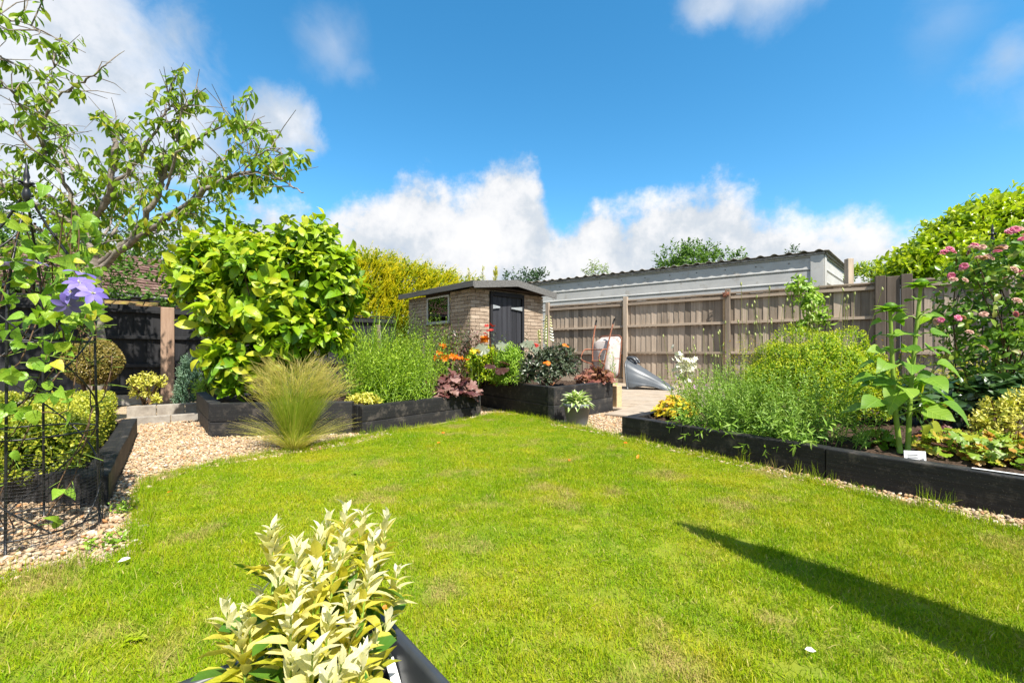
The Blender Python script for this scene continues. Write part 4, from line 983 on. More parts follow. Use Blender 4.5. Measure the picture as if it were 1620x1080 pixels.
# ------------------------------------------------------------------ objects
def build_wheelbarrow():
    c = W(949, 10.2, 0); f = fence_at(958)
    ax = FD.copy(); out = FN.copy()                                   # width along the fence, underside towards the garden
    ax = (FD * .93 + FN * .36).normalized(); out = Vector((ax.y, -ax.x, 0)); out = out if out.y < 0 else -out
    root = thing('wheelbarrow', 'old white wheelbarrow with rusty frame stood on end against the fence', 'wheelbarrow', c)
    lean = .2
    def q(u, v, w): return c + ax * u + Vector((0, 0, v)) + out * (w - lean * (v - .2) * .6)     # u across, v up, w towards the viewer
    # tray: rounded pan, opening turned to the fence
    def ring(u, v0, v1, w, r):
        pts = []
        for (cx, cz, a0) in ((u - r, v1 - r, 0), (-u + r, v1 - r, 90), (-u + r, v0 + r, 180), (u - r, v0 + r, 270)):
            for k in range(5):
                a = math.radians(a0 + k * 22.5); pts.append(tuple(q(cx + r * math.cos(a), cz + r * math.sin(a), w)))
        return pts
    rings = [ring(.36, .22, 1.18, -.22, .12), ring(.35, .24, 1.16, -.21, .12), ring(.27, .36, 1.06, .03, .10), ring(.25, .38, 1.04, .045, .09), ring(.02, .69, .73, .05, .015)]
    mb = MB(); n = 20; V = sum(rings, []); i = np.arange(n); fs = [np.stack([k * n + i, k * n + (i + 1) % n, (k + 1) * n + (i + 1) % n, (k + 1) * n + i], 1) for k in range(4)]
    mb.add(V, fs); o = mb.build('tray', M['barrow'], root)
    mb = MB(); tube(mb, ring(.365, .215, 1.185, -.22, .12), .012, 6, closed=True); mb.build('tray_rim', M['rust'], root)
    for s in (-1, 1):
        mb = MB(); tube(mb, smooth_path([q(s * .06, .12, .10), q(s * .17, .45, .085), q(s * .24, .9, .085), q(s * .27, 1.25, .05), q(s * .29, 1.52, .0)], 4), .017, 8); o = mb.build('handle_tube', M['rust'], root)
        mb = MB(); tube(mb, [q(s * .283, 1.44, .02), q(s * .293, 1.56, -.008)], .021, 8); mb.build('grip', M['rubber'], o)
        mb = MB(); tube(mb, smooth_path([q(s * .23, .86, .09), q(s * .29, .86, .27), q(s * .29, .74, .36), q(s * .29, .62, .34), q(s * .20, .52, .09)], 5), .014, 7); mb.build('leg', M['rust'], root)
    mb = MB(); tube(mb, [q(-.29, .86, .26), q(.29, .86, .26)], .013, 7); mb.build('leg_brace', M['rust'], root)
    mb = MB(); tube(mb, [q(-.21, .6, .095), q(.21, .6, .095)], .013, 7); mb.build('cross_bar', M['rust'], root)
    w = q(0, .17, .10); th = np.linspace(0, 2 * math.pi, 25)[:-1]; axv = np.array(ax); e1 = np.array(out); ctr = np.array(w)
    mb = MB(); tube(mb, [ctr + .13 * (math.cos(a) * e1 + math.sin(a) * UP) for a in th], .035, 8, closed=True); wh = mb.build('wheel', M['rubber'], root)
    mb = MB(); tube(mb, [w - ax * .03, w + ax * .03], .09, 14); mb.build('hub', M['rust'], wh)
build_wheelbarrow()

def build_tub():
    """grey moulded plastic tub lying tilted on the patio: an arched shell with ridges"""
    a = W(1014, 9.3, 0); b = W(1064, 8.95, 0); ax = (b - a).normalized(); sd_ = Vector((-ax.y, ax.x, 0)); L = (b - a).length
    root = thing('plastic_tub', 'slate grey moulded plastic tub lying tipped over on the patio', 'tub', a)
    V = []; ns, nt = 61, 24
    for i in range(nt):
        t = i / (nt - 1); hgt = .60 * (1 - t) ** .92 + .04; wd = .36 - .2 * t; x = -.16 + (L + .2) * t
        for j in range(ns):
            s = -1 + 2 * j / (ns - 1); an = s * math.pi / 2
            rid = .030 * (math.cos(s * 13) > .45) - .05 * math.exp(-((s) / .07) ** 2)
            w = wd * math.sin(an); z = hgt * (math.cos(an) ** .75 if abs(s) < 1 else 0) + rid * (1 - t * .6)
            arch = .13 * math.sin(min(1, t * 1.15) * math.pi) * abs(s) ** 6
            V.append(tuple(a + ax * (x - .10 * (z / .6)) + sd_ * w * (1 + .05 * math.sin(t * 9)) + Vector((0, 0, max(z, arch) + .012))))
    fs = np.array([(i * ns + j, i * ns + j + 1, (i + 1) * ns + j + 1, (i + 1) * ns + j) for i in range(nt - 1) for j in range(ns - 1)])
    o = MB().add(V, [fs]).build('shell', M['grey_plastic'], root); md = o.modifiers.new('thickness', 'SOLIDIFY'); md.thickness = .012; md.offset = 0
    for s in (-.11, .07):
        mb = MB(); c = a + sd_ * s * -1 + ax * -.22 + Vector((0, 0, .66)); tube(mb, smooth_path([c - ax * .06, c + Vector((0, 0, .025)), c + ax * .08, c + ax * .16 - Vector((0, 0, .09))], 3), [.02] + [.036] * 7 + [.034, .02], 10); mb.build('lug', M['dark_plastic'], root)
    mb = MB(); rim = [Vector(V[j]) for j in range(ns)]; tube(mb, rim, .02, 6); mb.build('rim', M['grey_plastic'], root)
build_tub()

def obelisk(label, c, z0, hgt, r, rot, wire=False, foot_ring=True):
    root = thing('garden_obelisk', label, 'obelisk', (c[0], c[1], z0), 'black metal plant obelisks')
    c = np.array([c[0], c[1], z0]); top = c + UP * hgt
    def rad(t): return r * (1 - .12 * t) if t < .62 else r * (.925 - (t - .62) / .38 * .86) * (1 + .35 * math.sin((t - .62) / .38 * math.pi))
    for k in range(4):
        a = rot + k * math.pi / 2; pts = [c + np.array([math.cos(a), math.sin(a), 0]) * rad(t) + UP * hgt * t * .93 for t in np.linspace(0, 1, 15)]
        mb = MB(); tube(mb, pts, .0048, 6); mb.build('leg', M['black_metal'], root)
    for t in ((.04, .31, .58) if foot_ring else (.08, .31, .58)):
        mb = MB(); tube(mb, [c + np.array([math.cos(a), math.sin(a), 0]) * rad(t) * 1.01 + UP * hgt * t * .93 for a in np.arange(24) / 24 * 6.2832], .004, 5, closed=True); mb.build('ring', M['black_metal'], root)
    for s in (1, -1):
        for k in range(2):
            pts = [c + np.array([math.cos(a), math.sin(a), 0]) * (rad(t) + .004) + UP * hgt * t * .93 for t, a in ((t, rot + .78 + k * math.pi + s * t * 6.2) for t in np.linspace(.04, .9, 40))]
            mb = MB(); tube(mb, pts, .0036, 5); mb.build('spiral_wire', M['black_metal'], root)
    mb = MB(); lathe(mb, [(.005, -.03), (.010, -.02), (.016, .0), (.012, .02), (.008, .035), (.018, .045), (.018, .052), (.007, .062), (.012, .08), (.008, .10), (.002, .14)], top - UP * .09, 10); fn = mb.build('finial', M['black_metal'], root)
    mb = MB(); q = top - UP * .04
    for a in (0, math.pi / 2):
        tube(mb, [q + np.array([math.cos(a), math.sin(a), 0]) * -.032, q + np.array([math.cos(a), math.sin(a), 0]) * .032], [.006, .006], 5)
    mb.build('cross_ornament', M['black_metal'], fn)
    if wire:                                                           # wire netting round the foot
        mb = MB(); nr, nz = 64, 22; hh = .30
        for i in range(nz): tube(mb, [c + np.array([math.cos(a), math.sin(a), 0]) * (r * 1.04 + .004 * math.sin(a * 5 + i)) + UP * (.01 + hh * i / (nz - 1) + .006 * math.sin(a * 3)) for a in np.arange(40) / 40 * 6.2832], .0009, 3, closed=True)
        for j in range(nr):
            a = j / nr * 6.2832; tube(mb, [c + np.array([math.cos(a), math.sin(a), 0]) * (r * 1.04 + .004 * math.sin(a * 5 + z * 40)) + UP * (.01 + z + .006 * math.sin(a * 3)) for z in np.linspace(0, hh, 5)], .0009, 3)
        mb.build('wire_netting', M['black_metal'], root, kind='stuff')
    return root
OBL = W(42, 1.92, 0); OBR = W(1570, 3.9, 0)
obelisk('black metal obelisk on the gravel with wire netting round its foot', OBL, 0.0, 1.57, .235, -.98, True)
obelisk('black metal obelisk inside the pink climbing rose', OBR, .16, 1.72, .25, .5)

def build_parasol():
    tip = G(1068, 828); Hh = 2.35; tn = math.tan(SUN_EL); b = tip + Vector((SX, SY, 0)) * (Hh / tn)
    root = thing('parasol', 'closed charcoal garden parasol whose shadow lies across the lawn', 'parasol', (b.x, b.y, 0))
    mb = MB(); lathe(mb, [(.019, 0.04), (.019, 2.30), (.012, 2.35), (.001, 2.36)], (b.x, b.y, 0), 12); mb.build('pole', M['silver'], root)
    mb = MB(); lathe(mb, [(.001, 0), (.25, 0), (.25, .05), (.20, .07), (.04, .09), (.035, .3), (.019, .31)], (b.x, b.y, 0.006), 24); mb.build('base', M['dark_plastic'], root)
    th = np.arange(48) / 48 * 6.2832; V = []; prof = [(2.33, .02), (2.2, .035), (2.0, .055), (1.7, .085), (1.4, .105), (1.1, .12), (.8, .135), (.55, .14)]
    for z, r in prof:
        for a in th: rr = r * (1 + .22 * math.cos(a * 8 + z * 1.5)); V.append((b.x + rr * math.cos(a), b.y + rr * math.sin(a), z))
    fs = np.array([(i * 48 + j, i * 48 + (j + 1) % 48, (i + 1) * 48 + (j + 1) % 48, (i + 1) * 48 + j) for i in range(len(prof) - 1) for j in range(48)])
    MB().add(V, [fs]).build('canopy', M['parasol'], root)
build_parasol()

def petal_bits():
    me = {k: tpl_mesh('petal', ELL, M[k]) for k in ('pt_orange', 'pt_white')}
    spots = [(265, 780, 'pt_orange', 'orange petal fallen on the lawn near the gravel path'), (616, 959, 'pt_orange', 'orange petal on the grass beside the foreground planter'), (704, 685, 'pt_orange', 'orange petal on the lawn below the bronze heuchera bed'), (697, 700, 'pt_orange', 'orange petal further out on the lawn before the bronze heuchera'),
             (901, 727, 'pt_orange', 'orange petal in the middle of the lawn'), (993, 701, 'pt_orange', 'orange petal at the corner of the long low bed'), (1008, 726, 'pt_orange', 'bright orange petal on the lawn in front of the long low bed'),
             (632, 969, 'pt_white', 'white petal on the grass beside the foreground planter'), (1273, 1028, 'pt_white', 'white scrap lying on the dry grass below the parasol shadow'), (207, 883, 'pt_white', 'white pebble-like petal at the lawn edge by the obelisk')]
    for px, py, k, lab in spots:
        p = G(px, py, .03); s = .022 if py < 900 else .016
        o = obj('fallen_petal', me[k], None, None, frame_of((p.x, p.y, .033), (rng.normal(), rng.normal(), .1), (rng.normal() * .2, -.5, 1)) @ Matrix.Scale(s * 1.7, 4)); o.color = (rng.random(), 0, 0, 1)
        tag(o, lab, 'petal', 'petals fallen on the lawn')
petal_bits()

# plant tags
def plant_tag(label, m, w, h, printed):
    root = thing('plant_tag', label, 'plant tag', m.translation)
    obj('card', box_mesh('card', w, .0025, h, .001, M['label_w']), None, root, m)
    if printed:
        for i, (x, z, ww, hh) in enumerate(((-.012, .052, .05, .004), (-.014, .043, .045, .003), (-.01, .035, .052, .003), (.036, .022, .012, .012), (.036, .006, .012, .012), (-.014, .014, .04, .003))):
            if h > .05: obj('print', box_mesh('print', ww, .001, hh, 0, M['ink']), None, root, m @ Matrix.Translation((x, -.0022, z)))
t0 = G(1450, 728, .2)
plant_tag('white printed plant tag stood in the soil by the sunflower stems', Matrix.Translation(Vector((t0.x + .04, t0.y + .05, .165))) @ Matrix.Rotation(-.25, 4, 'Z') @ Matrix.Rotation(-.12, 4, 'X'), .105, .075, True)
t1 = G(1585, 748, .205)
plant_tag('white plant tag lying flat on the sleeper edge', Matrix.Translation((t1.x + .02, t1.y + .03, .206)) @ Matrix.Rotation(math.atan2(RBd.y, RBd.x) + .12, 4, 'Z') @ Matrix.Rotation(1.5, 4, 'X'), .19, .03, False)

# ------------------------------------------------------------------ potted plants
def build_planter():
    Pf = Vector((-.237, .79, 0)); a = Vector((-.767, -.642, 0)); b = Vector((.642, -.767, 0)); S = .40; zr = .35
    c = Pf + a * S / 2 + b * S / 2; root = thing('potted_shrub', 'cream and yellow variegated shrub in a square dark plastic planter on the lawn', 'potted plant', c)
    def sq(s, z, r=.02):
        pts = []
        for (u, v, a0) in ((1, 1, 0), (-1, 1, 90), (-1, -1, 180), (1, -1, 270)):
            for k in range(5):
                an = math.radians(a0 + k * 22.5); pts.append(tuple(c + a * (u * (s / 2 - r) + r * math.cos(an)) + b * (v * (s / 2 - r) + r * math.sin(an)) + Vector((0, 0, z))))
        return pts
    rings = [sq(.26, .006), sq(.27, .01), sq(S - .035, zr - .03), sq(S - .004, zr - .028), sq(S, zr - .024), sq(S, zr - .004), sq(S - .006, zr), sq(S - .03, zr), sq(S - .036, zr - .006), sq(S - .045, zr - .05), sq(S - .09, zr - .16)]
    n = 20; i = np.arange(n); fs = [np.stack([k * n + i, k * n + (i + 1) % n, (k + 1) * n + (i + 1) % n, (k + 1) * n + i], 1)[:, ::-1] for k in range(len(rings) - 1)]
    MB().add(sum(rings, []), fs).build('planter', M['dark_plastic'], root)
    n = 26; V = []; 
    for i in range(n):
        for j in range(n): V.append(tuple(c + a * ((i / (n - 1) - .5) * .35) + b * ((j / (n - 1) - .5) * .35) + Vector((0, 0, zr - .07 + rng.normal() * .004))))
    MB().add(V, [np.array([(i * n + j, (i + 1) * n + j, (i + 1) * n + j + 1, i * n + j + 1) for i in range(n - 1) for j in range(n - 1)])]).build('soil', M['soil'], root)
    # shoots: (photo x, y, depth) of the cream tips
    tips = [(640 / 3.375 + 240, 835, .60), (433, 842, .62), (520, 822, .70), (548, 806, .72), (575, 812, .73), (612, 820, .72), (505, 838, .66), (545, 850, .66), (590, 848, .68), (585, 898, .60), (470, 862, .58), (440, 912, .55), (470, 920, .53), (500, 902, .56), (555, 938, .55), (600, 880, .70),
            (358, 960, .56), (392, 962, .54), (380, 1000, .52), (460, 972, .50), (520, 975, .52), (560, 985, .55), (590, 1010, .58), (460, 1045, .47), (495, 1030, .46), (540, 1050, .47), (575, 1040, .5), (612, 985, .64), (520, 1075, .42), (530, 880, .62), (480, 885, .66), (560, 900, .68), (415, 935, .62), (630, 905, .7)]
    tip = np.array([tuple(P(*t)) for t in tips]); bs = np.tile(np.array([c.x, c.y, zr - .08]), (len(tip), 1)); hz_ = (tip - bs) * np.array([1, 1, 0]); bs = bs + hz_ * .45
    d = nrm(tip - bs); d = nrm(d * np.array([.75, .75, 1])); Ls = np.minimum(.085, .6 * np.linalg.norm(tip - bs, axis=1)); st = tip - d * Ls[:, None]
    mb = MB(); stems(mb, bs, st, .0034, .0022); stems(mb, st, tip, .0022, .001); mb.build('stems', M['stem_g'], root, kind='stuff')
    A = along(st, d, Ls, 19, 54, 16, .046, .021, .0, .18, .22, .72)
    leaves(root, leaf_tpl([(0, .02), (.2, .10), (.45, .165), (.7, .135), (.88, .06), (1, 0)], .25, .28, .008), M['lf_cream'], A, 300, 'pale_leaf', 'pale_foliage', 1.2)
    low = np.repeat(np.arange(len(tip)), 1); A = along(bs[low] + d[low] * .02, st[low] - bs[low], np.linalg.norm(st - bs, axis=1)[low] * .98, 9, 80, 60, .05, .046, .12, .15, .35, .4)
    leaves(root, OVAL, M['lf_eugreen'], A, 260, 'green_leaf', 'green_foliage', .8)
    w = np.array([tuple(c + a * x + b * y + Vector((0, 0, zr - .07))) for x, y in rng.uniform(-.16, .16, (26, 2))]); A = along(w, rv(26) * .5 + UP, .03, 5, 70, 40, .014, .009, 0, .1)
    mb = MB(); place(mb, ELL, *A); mb.build('weeds', M['lf_green'], root, kind='stuff')
    tg = c + b * .11 + a * .02 + Vector((0, 0, zr - .075))
    o = obj('plant_marker', box_mesh('plant_marker', .014, .0015, .05, .0005, M['label_w']), None, root, Matrix.Translation(P(632, 1066, .66) - Vector((0, 0, .03))) @ Matrix.Rotation(.7, 4, 'Z') @ Matrix.Rotation(-.8, 4, 'X'))
build_planter()

def build_hosta():
    c = G(913, 672); root = thing('potted_hosta', 'striped pale green hosta in a round grey pot at the bed corner', 'potted plant', c)
    mb = MB(); lathe(mb, [(.001, 0), (.105, 0), (.11, .01), (.142, .2), (.152, .2), (.158, .205), (.16, .235), (.155, .24), (.145, .238), (.138, .2), (.001, .195)], c, 28); mb.build('pot', M['pot_grey'], root)
    mb = MB(); lathe(mb, [(.001, .212), (.07, .216), (.138, .209)], c, 20); mb.build('soil', M['soil'], root)
    n = 120; a = rng.random(n) * 6.28; el = np.radians(rng.uniform(8, 78, n)); d = np.stack([np.cos(a) * np.cos(el), np.sin(a) * np.cos(el), np.sin(el)], 1); b = np.array(c) + UP * .215 + d * np.array([.05, .05, .06])
    nn = nrm(UP[None] * 1.0 - d * d[:, 2:3] + rng.normal(size=(n, 3)) * .15)
    leaves(root, leaf_tpl([(0, .03), (.25, .06), (.5, .17), (.75, .16), (1, 0)], .2, .42), M['lf_hosta'], (b, d, nn, .085 + .06 * rng.random(n), rng.random(n)), 120)
build_hosta()

# ------------------------------------------------------------------ trees and shrubs
def build_cherry():
    base = W(150, 5.6, 0); root = thing('cherry_tree', 'spreading cherry tree with drooping leaves and grey limbs by the black fence', 'tree', base)
    T = [P(152, 640, 5.6), P(153, 540, 5.6), P(150, 450, 5.6), P(147, 400, 5.55)]; T[0].z = 0
    limbs = [([T[0], T[1], T[2], T[3]], .10, .06)]
    def Lm(pts, r0, r1): limbs.append(([P(*p) for p in pts], r0 * .47, r1 * .7))
    Lm([(147, 402, 5.55), (135, 367, 5.5), (163, 326, 5.4), (176, 296, 5.35), (181, 256, 5.3), (183, 222, 5.3)], .085, .045)
    Lm([(176, 296, 5.35), (211, 263, 5.3), (233, 230, 5.2), (256, 193, 5.2), (267, 165, 5.15), (270, 130, 5.1)], .05, .012)
    Lm([(267, 168, 5.15), (293, 172, 5.1), (326, 141, 5.05)], .02, .006)
    Lm([(140, 375, 5.5), (125, 345, 5.4), (107, 296, 5.3), (85, 263, 5.2), (67, 233, 5.1), (70, 196, 5.0), (81, 163, 4.95), (107, 144, 4.9), (137, 126, 4.85), (170, 104, 4.8)], .06, .009)
    Lm([(80, 161, 4.95), (70, 130, 4.9), (89, 100, 4.85), (94, 80, 4.8)], .017, .005)
    Lm([(150, 420, 5.6), (193, 389, 5.5), (222, 356, 5.4), (248, 307, 5.3), (256, 270, 5.25), (259, 241, 5.25)], .075, .04)
    Lm([(248, 307, 5.3), (267, 256, 5.2), (278, 222, 5.15), (285, 181, 5.1), (307, 159, 5.05)], .042, .008)
    Lm([(160, 425, 5.6), (205, 385, 5.4), (262, 345, 5.2), (326, 302, 5.0), (352, 285, 4.9), (385, 274, 4.8), (422, 274, 4.7), (452, 288, 4.6), (482, 308, 4.5)], .085, .008)
    Lm([(262, 300, 5.2), (281, 240, 5.0), (322, 219, 4.9), (367, 193, 4.8), (400, 205, 4.7)], .035, .006)
    Lm([(385, 274, 4.8), (415, 240, 4.7), (435, 236, 4.6), (462, 254, 4.5)], .022, .005)
    Lm([(300, 320, 5.1), (345, 262, 5.2), (375, 230, 5.3), (412, 207, 5.4)], .025, .005)
    Lm([(130, 356, 5.4), (70, 330, 5.2), (0, 290, 5.0), (-70, 260, 4.8)], .05, .02); Lm([(85, 263, 5.2), (30, 215, 5.0), (-30, 170, 4.8), (-90, 150, 4.7)], .03, .01)
    Lm([(147, 402, 5.55), (90, 370, 5.6), (20, 350, 5.7), (-60, 330, 5.8)], .06, .02); Lm([(67, 233, 5.1), (30, 160, 4.6), (0, 130, 4.4), (-60, 110, 4.2)], .022, .008)
    Lm([(-120, 60, 4.1), (-40, 30, 4.0), (30, 35, 3.9), (95, 62, 3.85)], .018, .005); Lm([(-100, 120, 4.3), (-30, 95, 4.2), (18, 100, 4.1)], .014, .005)
    Lm([(-110, 160, 4.7), (-130, 90, 4.3), (-120, 60, 4.1)], .03, .018); Lm([(163, 326, 5.4), (110, 260, 5.8), (90, 210, 6.1), (60, 170, 6.3)], .035, .008); Lm([(211, 263, 5.3), (190, 210, 5.6), (160, 180, 5.9)], .025, .007)
    Lm([(150, 400, 5.7), (120, 340, 6.2), (60, 300, 6.6), (0, 270, 6.8)], .04, .01); Lm([(150, 410, 5.7), (200, 340, 6.3), (250, 290, 6.6), (300, 268, 6.8)], .04, .01); Lm([(205, 385, 5.4), (260, 360, 5.9), (310, 330, 6.2), (345, 315, 6.4)], .035, .008); Lm([(147, 402, 5.55), (180, 340, 6.3), (200, 285, 6.7), (222, 245, 6.9)], .035, .008)
    Lm([(-70, 262, 4.8), (-100, 200, 4.75), (-110, 160, 4.7)], .03, .03)
    mb = MB(); tw = MB(); base_, dir_, len_ = [], [], []
    for li, (pts, r0, r1) in enumerate(limbs):
        sp_ = smooth_path(pts, 5); n = len(sp_)
        if li: sp_[1:] += rng.normal(size=(n - 1, 3)) * .012
        tube(mb, sp_, np.linspace(r0, r1, n) * (1 + .12 * np.sin(np.arange(n) * 1.7 + li)), 9 if r0 > .05 else 7)
        if li == 0: continue
        seg = np.linalg.norm(np.diff(sp_, axis=0), axis=1).sum(); k = int(seg * 12 * (1.1 if r0 < .025 else 1.0))
        for _ in range(k):
            u = rng.random() ** .75; i = min(n - 2, int(u * (n - 1))); tg_ = nrm(sp_[i + 1] - sp_[i]); q = nrm(rng.normal(size=3) + UP * .35 + tg_ * .7); L = rng.uniform(.18, .52) * (.7 if li in (3, 5) else 1)
            p0 = sp_[i] + (sp_[i + 1] - sp_[i]) * rng.random(); p2 = p0 + q * L; p1 = p0 + q * L * .5 + rng.normal(size=3) * .02 + UP * .02
            tube(tw, [p0, p1, p2], [.0065, .0045, .0025], 4); base_.append(p1); dir_.append(nrm(p2 - p1 + rng.normal(size=3) * .05)); len_.append(np.linalg.norm(p2 - p1))
            if rng.random() < .8: base_.append(p0 + q * L * .12); dir_.append(nrm(p1 - p0)); len_.append(L * .35)
    mb.build('trunk', M['bark'], root); tw.build('twigs', M['bark'], root, kind='stuff')
    b, d, L = np.array(base_), np.array(dir_), np.array(len_)
    keep = rng.random(len(b)) < np.clip(1.0 - .34 * np.maximum(b[:, 2] - 1.9, 0), .28, .92); b, d, L = b[keep], d[keep], L[keep]
    A = along(b, d, L, 6, 70, 45, .122, .10, .95, .1, .35, .3); A[2] = nrm(A[2] + UP * .6)
    leaves(root, OVAL, M['lf_cherry'], A, 300, 'leaf', 'crown', .62)
build_cherry()

def build_magnolia():
    base = W(440, 4.95, .25); root = thing('magnolia_shrub', 'large rounded magnolia shrub with big glossy yellow-green leaves', 'shrub', base)
    C = lambda px, py, Y, r: (*P(px, py, Y), *r)
    lob = [C(348, 440, 4.95, (.36, .48, .40)), C(430, 460, 4.95, (.58, .60, .58)), C(505, 465, 5.0, (.38, .45, .42)), C(400, 405, 5.0, (.40, .42, .30)), C(485, 400, 5.05, (.38, .40, .30)), C(372, 505, 4.9, (.36, .42, .32)), C(470, 530, 4.9, (.46, .45, .27)), C(312, 415, 5.0, (.14, .2, .16)), C(540, 430, 5.0, (.16, .22, .22)), C(350, 362, 5.0, (.10, .13, .09)), C(505, 362, 5.0, (.12, .15, .09)), C(440, 570, 4.95, (.36, .4, .15)), C(515, 530, 5.0, (.2, .3, .16))]
    low = [C(372, 572, 4.55, (.20, .22, .17)), C(372, 610, 4.5, (.11, .15, .08)), C(348, 562, 4.5, (.12, .15, .09))]
    p, n = lobes_points(lob, 700, -.65, .2); d = nrm(n + UP * .45 + rng.normal(size=n.shape) * .25); L = .24
    p2, n2 = lobes_points(low, 46, -.5, .1); p = np.vstack([p, p2]); d = np.vstack([d, nrm(n2 + UP * .2)])
    b = p - d * L * .8
    A = along(b, d, L, 7, 72, 42, .18, .125, .16, .12, .32, .62, .25)
    A[3] = A[3] * rng.uniform(.62, 1.2, len(A[3]))
    # inner, shaded leaves
    pi_, ni = lobes_points([tuple(l[:3]) + tuple(x * .72 for x in l[3:]) for l in lob], 240, -.8, .1); B = along(pi_ - ni * .2, ni, .22, 4, 75, 55, .17, .15, .25, .1, .35, .15)
    A = [np.concatenate([x, y]) for x, y in zip(A, B)]
    leaves(root, OVALW, M['lf_magnolia'], A, 300, 'leaf', 'foliage', .74)
    mb = MB(); bb = np.array(base)
    for k in range(16):
        q = p[rng.integers(0, len(p))]; m1 = bb + (q - bb) * .35 + UP * .12 + rng.normal(size=3) * .04; tube(mb, smooth_path([bb + rng.normal(size=3) * [.05, .05, 0], m1, bb + (q - bb) * .9], 4), np.linspace(.022, .005, 9), 6)
    mb.build('branches', M['bark_d'], root)
build_magnolia()

def bush(name, label, cat, base, lob, n, tpl, mat, size, L=.1, m=5, a0=70, a1=40, droop=.0, upw=.4, tipw=.6, limit=0, width=1.0, group=None, low=-.35, rough=.12, stem='stem_b', nst=10, inner=.5, s1=.65, r0=.01, tr=.25):
    root = thing(name, label, cat, base, group)
    p, nn = lobes_points(lob, n, low, rough); d = nrm(nn + UP * upw + rng.normal(size=nn.shape) * tr); A = along(p - d * L, d, L, m, a0, a1, size, size * s1, droop, .1, .3, tipw)
    if inner:
        pi_, ni = lobes_points([tuple(l[:3]) + tuple(x * .74 for x in l[3:]) for l in lob], int(n * inner), low, rough); B = along(pi_ - ni * L, nrm(ni + UP * upw), L, m, a0, a1, size, size, droop, .1, .4, .12); A = [np.concatenate([x, y]) for x, y in zip(A, B)]
    leaves(root, tpl, M[mat], A, limit, 'leaf', 'foliage', width)
    if nst:
        mb = MB(); bb = np.array(Vector(base))
        for k in range(nst):
            q = p[rng.integers(0, len(p))]; tube(mb, [bb + rng.normal(size=3) * [.03, .03, 0], bb + (q - bb) * .5 + UP * .04 * np.linalg.norm(q - bb), q], [r0, r0 * .7, r0 * .3], 5)
        mb.build('stems', M[stem], root, kind='stuff')
    return root

# clipped box hedges, a topiary ball
def hedge(label, a, b, wd, z0, z1, n, mat='lf_box', name='box_hedge', cat='hedge'):
    a, b = Vector(a), Vector(b); d = (b - a); Ln = d.length; d.normalize(); s = np.array([-d.y, d.x, 0]); d_ = np.array(d); c = np.array(a + b) / 2; root = thing(name, label, cat, (c[0], c[1], z0), 'clipped box hedges')
    q = rng.uniform(-1, 1, (n, 3)); f = rng.integers(0, 6, n); w6 = np.array([Ln * wd, Ln * (z1 - z0), wd * (z1 - z0)]); f = rng.choice(3, n, p=w6 / w6.sum()); sg = np.where(rng.random(n) < .5, -1, 1)
    nn = np.zeros((n, 3)); top = f == 0; q[top, 2] = 1; nn[top] = UP; sd_ = f == 1; q[sd_, 1] = sg[sd_]; nn[sd_] = s[None] * sg[sd_, None]; en = f == 2; q[en, 0] = sg[en]; nn[en] = d_[None] * sg[en, None]
    # rounded edges
    rr = np.maximum(0, np.abs(q) - .82) / .18; shrink = 1 - .05 * (rr.sum(1) - rr.max(1)); q = q * shrink[:, None]
    p = c + q[:, 0:1] * d_ * Ln / 2 + q[:, 1:2] * s * wd / 2; p[:, 2] = z0 + (q[:, 2] * .5 + .5) * (z1 - z0); p += rng.normal(size=p.shape) * .012
    dd = nrm(nn + UP * .35 + rng.normal(size=nn.shape) * .45); A = along(p - dd * .04, dd, .055, 5, 65, 35, .026, .018, 0, .1, .4, .6)
    leaves(root, TINY, M[mat], A, 0)
    # dense dark interior twigs
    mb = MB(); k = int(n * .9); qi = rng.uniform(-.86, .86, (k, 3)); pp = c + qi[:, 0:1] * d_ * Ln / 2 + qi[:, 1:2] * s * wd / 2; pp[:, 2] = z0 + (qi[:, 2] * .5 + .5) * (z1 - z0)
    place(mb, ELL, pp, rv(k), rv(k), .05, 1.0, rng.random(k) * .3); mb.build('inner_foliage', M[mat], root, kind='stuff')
LBd = (LBb - LBa).normalized(); LBs = Vector((-LBd.y, LBd.x, 0)); LBs = LBs if LBs.x < 0 else -LBs
hedge('clipped golden-green box hedge along the sleeper by the gravel path', LBa + LBs * .36 + LBd * .25, LBb + LBs * .36 - LBd * .12, .40, .12, .42, 6500)
hedge('clipped golden-green box hedge crossing behind the obelisk', LBa + LBs * .62 + LBd * .12 + Vector((-.12, 0, 0)), LBa + Vector((-1.9, .5, 0)), .36, .12, .36, 4200)
hedge('clipped box hedge at the back of the low bed below the black fence', LBb + LBs * .75 + LBd * .05, LBb + LBs * 2.3 - LBd * .5, .36, .12, .42, 3000)
bc = P(148, 572, 5.0)
bush('topiary_ball', 'bronze-tinged clipped box ball on a short stem before the black fence', 'topiary', (bc.x, bc.y, .12), [(*bc, .26, .26, .26)], 2600, TINY, 'lf_ball', .028, .05, 5, 65, 40, 0, .2, .5, low=-1, rough=.03, nst=3, inner=.8, r0=.025)
e = W(232, 5.9, .05); e.y -= .35
bush('variegated_euonymus', 'small cream-yellow variegated shrub beside the red-brown post', 'shrub', (e.x, e.y + .35, .05), [(e.x, e.y + .35, .40, .2, .18, .14), (e.x - .05, e.y + .35, .27, .12, .14, .12), (e.x + .17, e.y + .3, .18, .08, .08, .06)], 110, ELL, 'lf_yvar', .055, .1, 6, 70, 35, 0, .5, .5, nst=14, inner=.15)
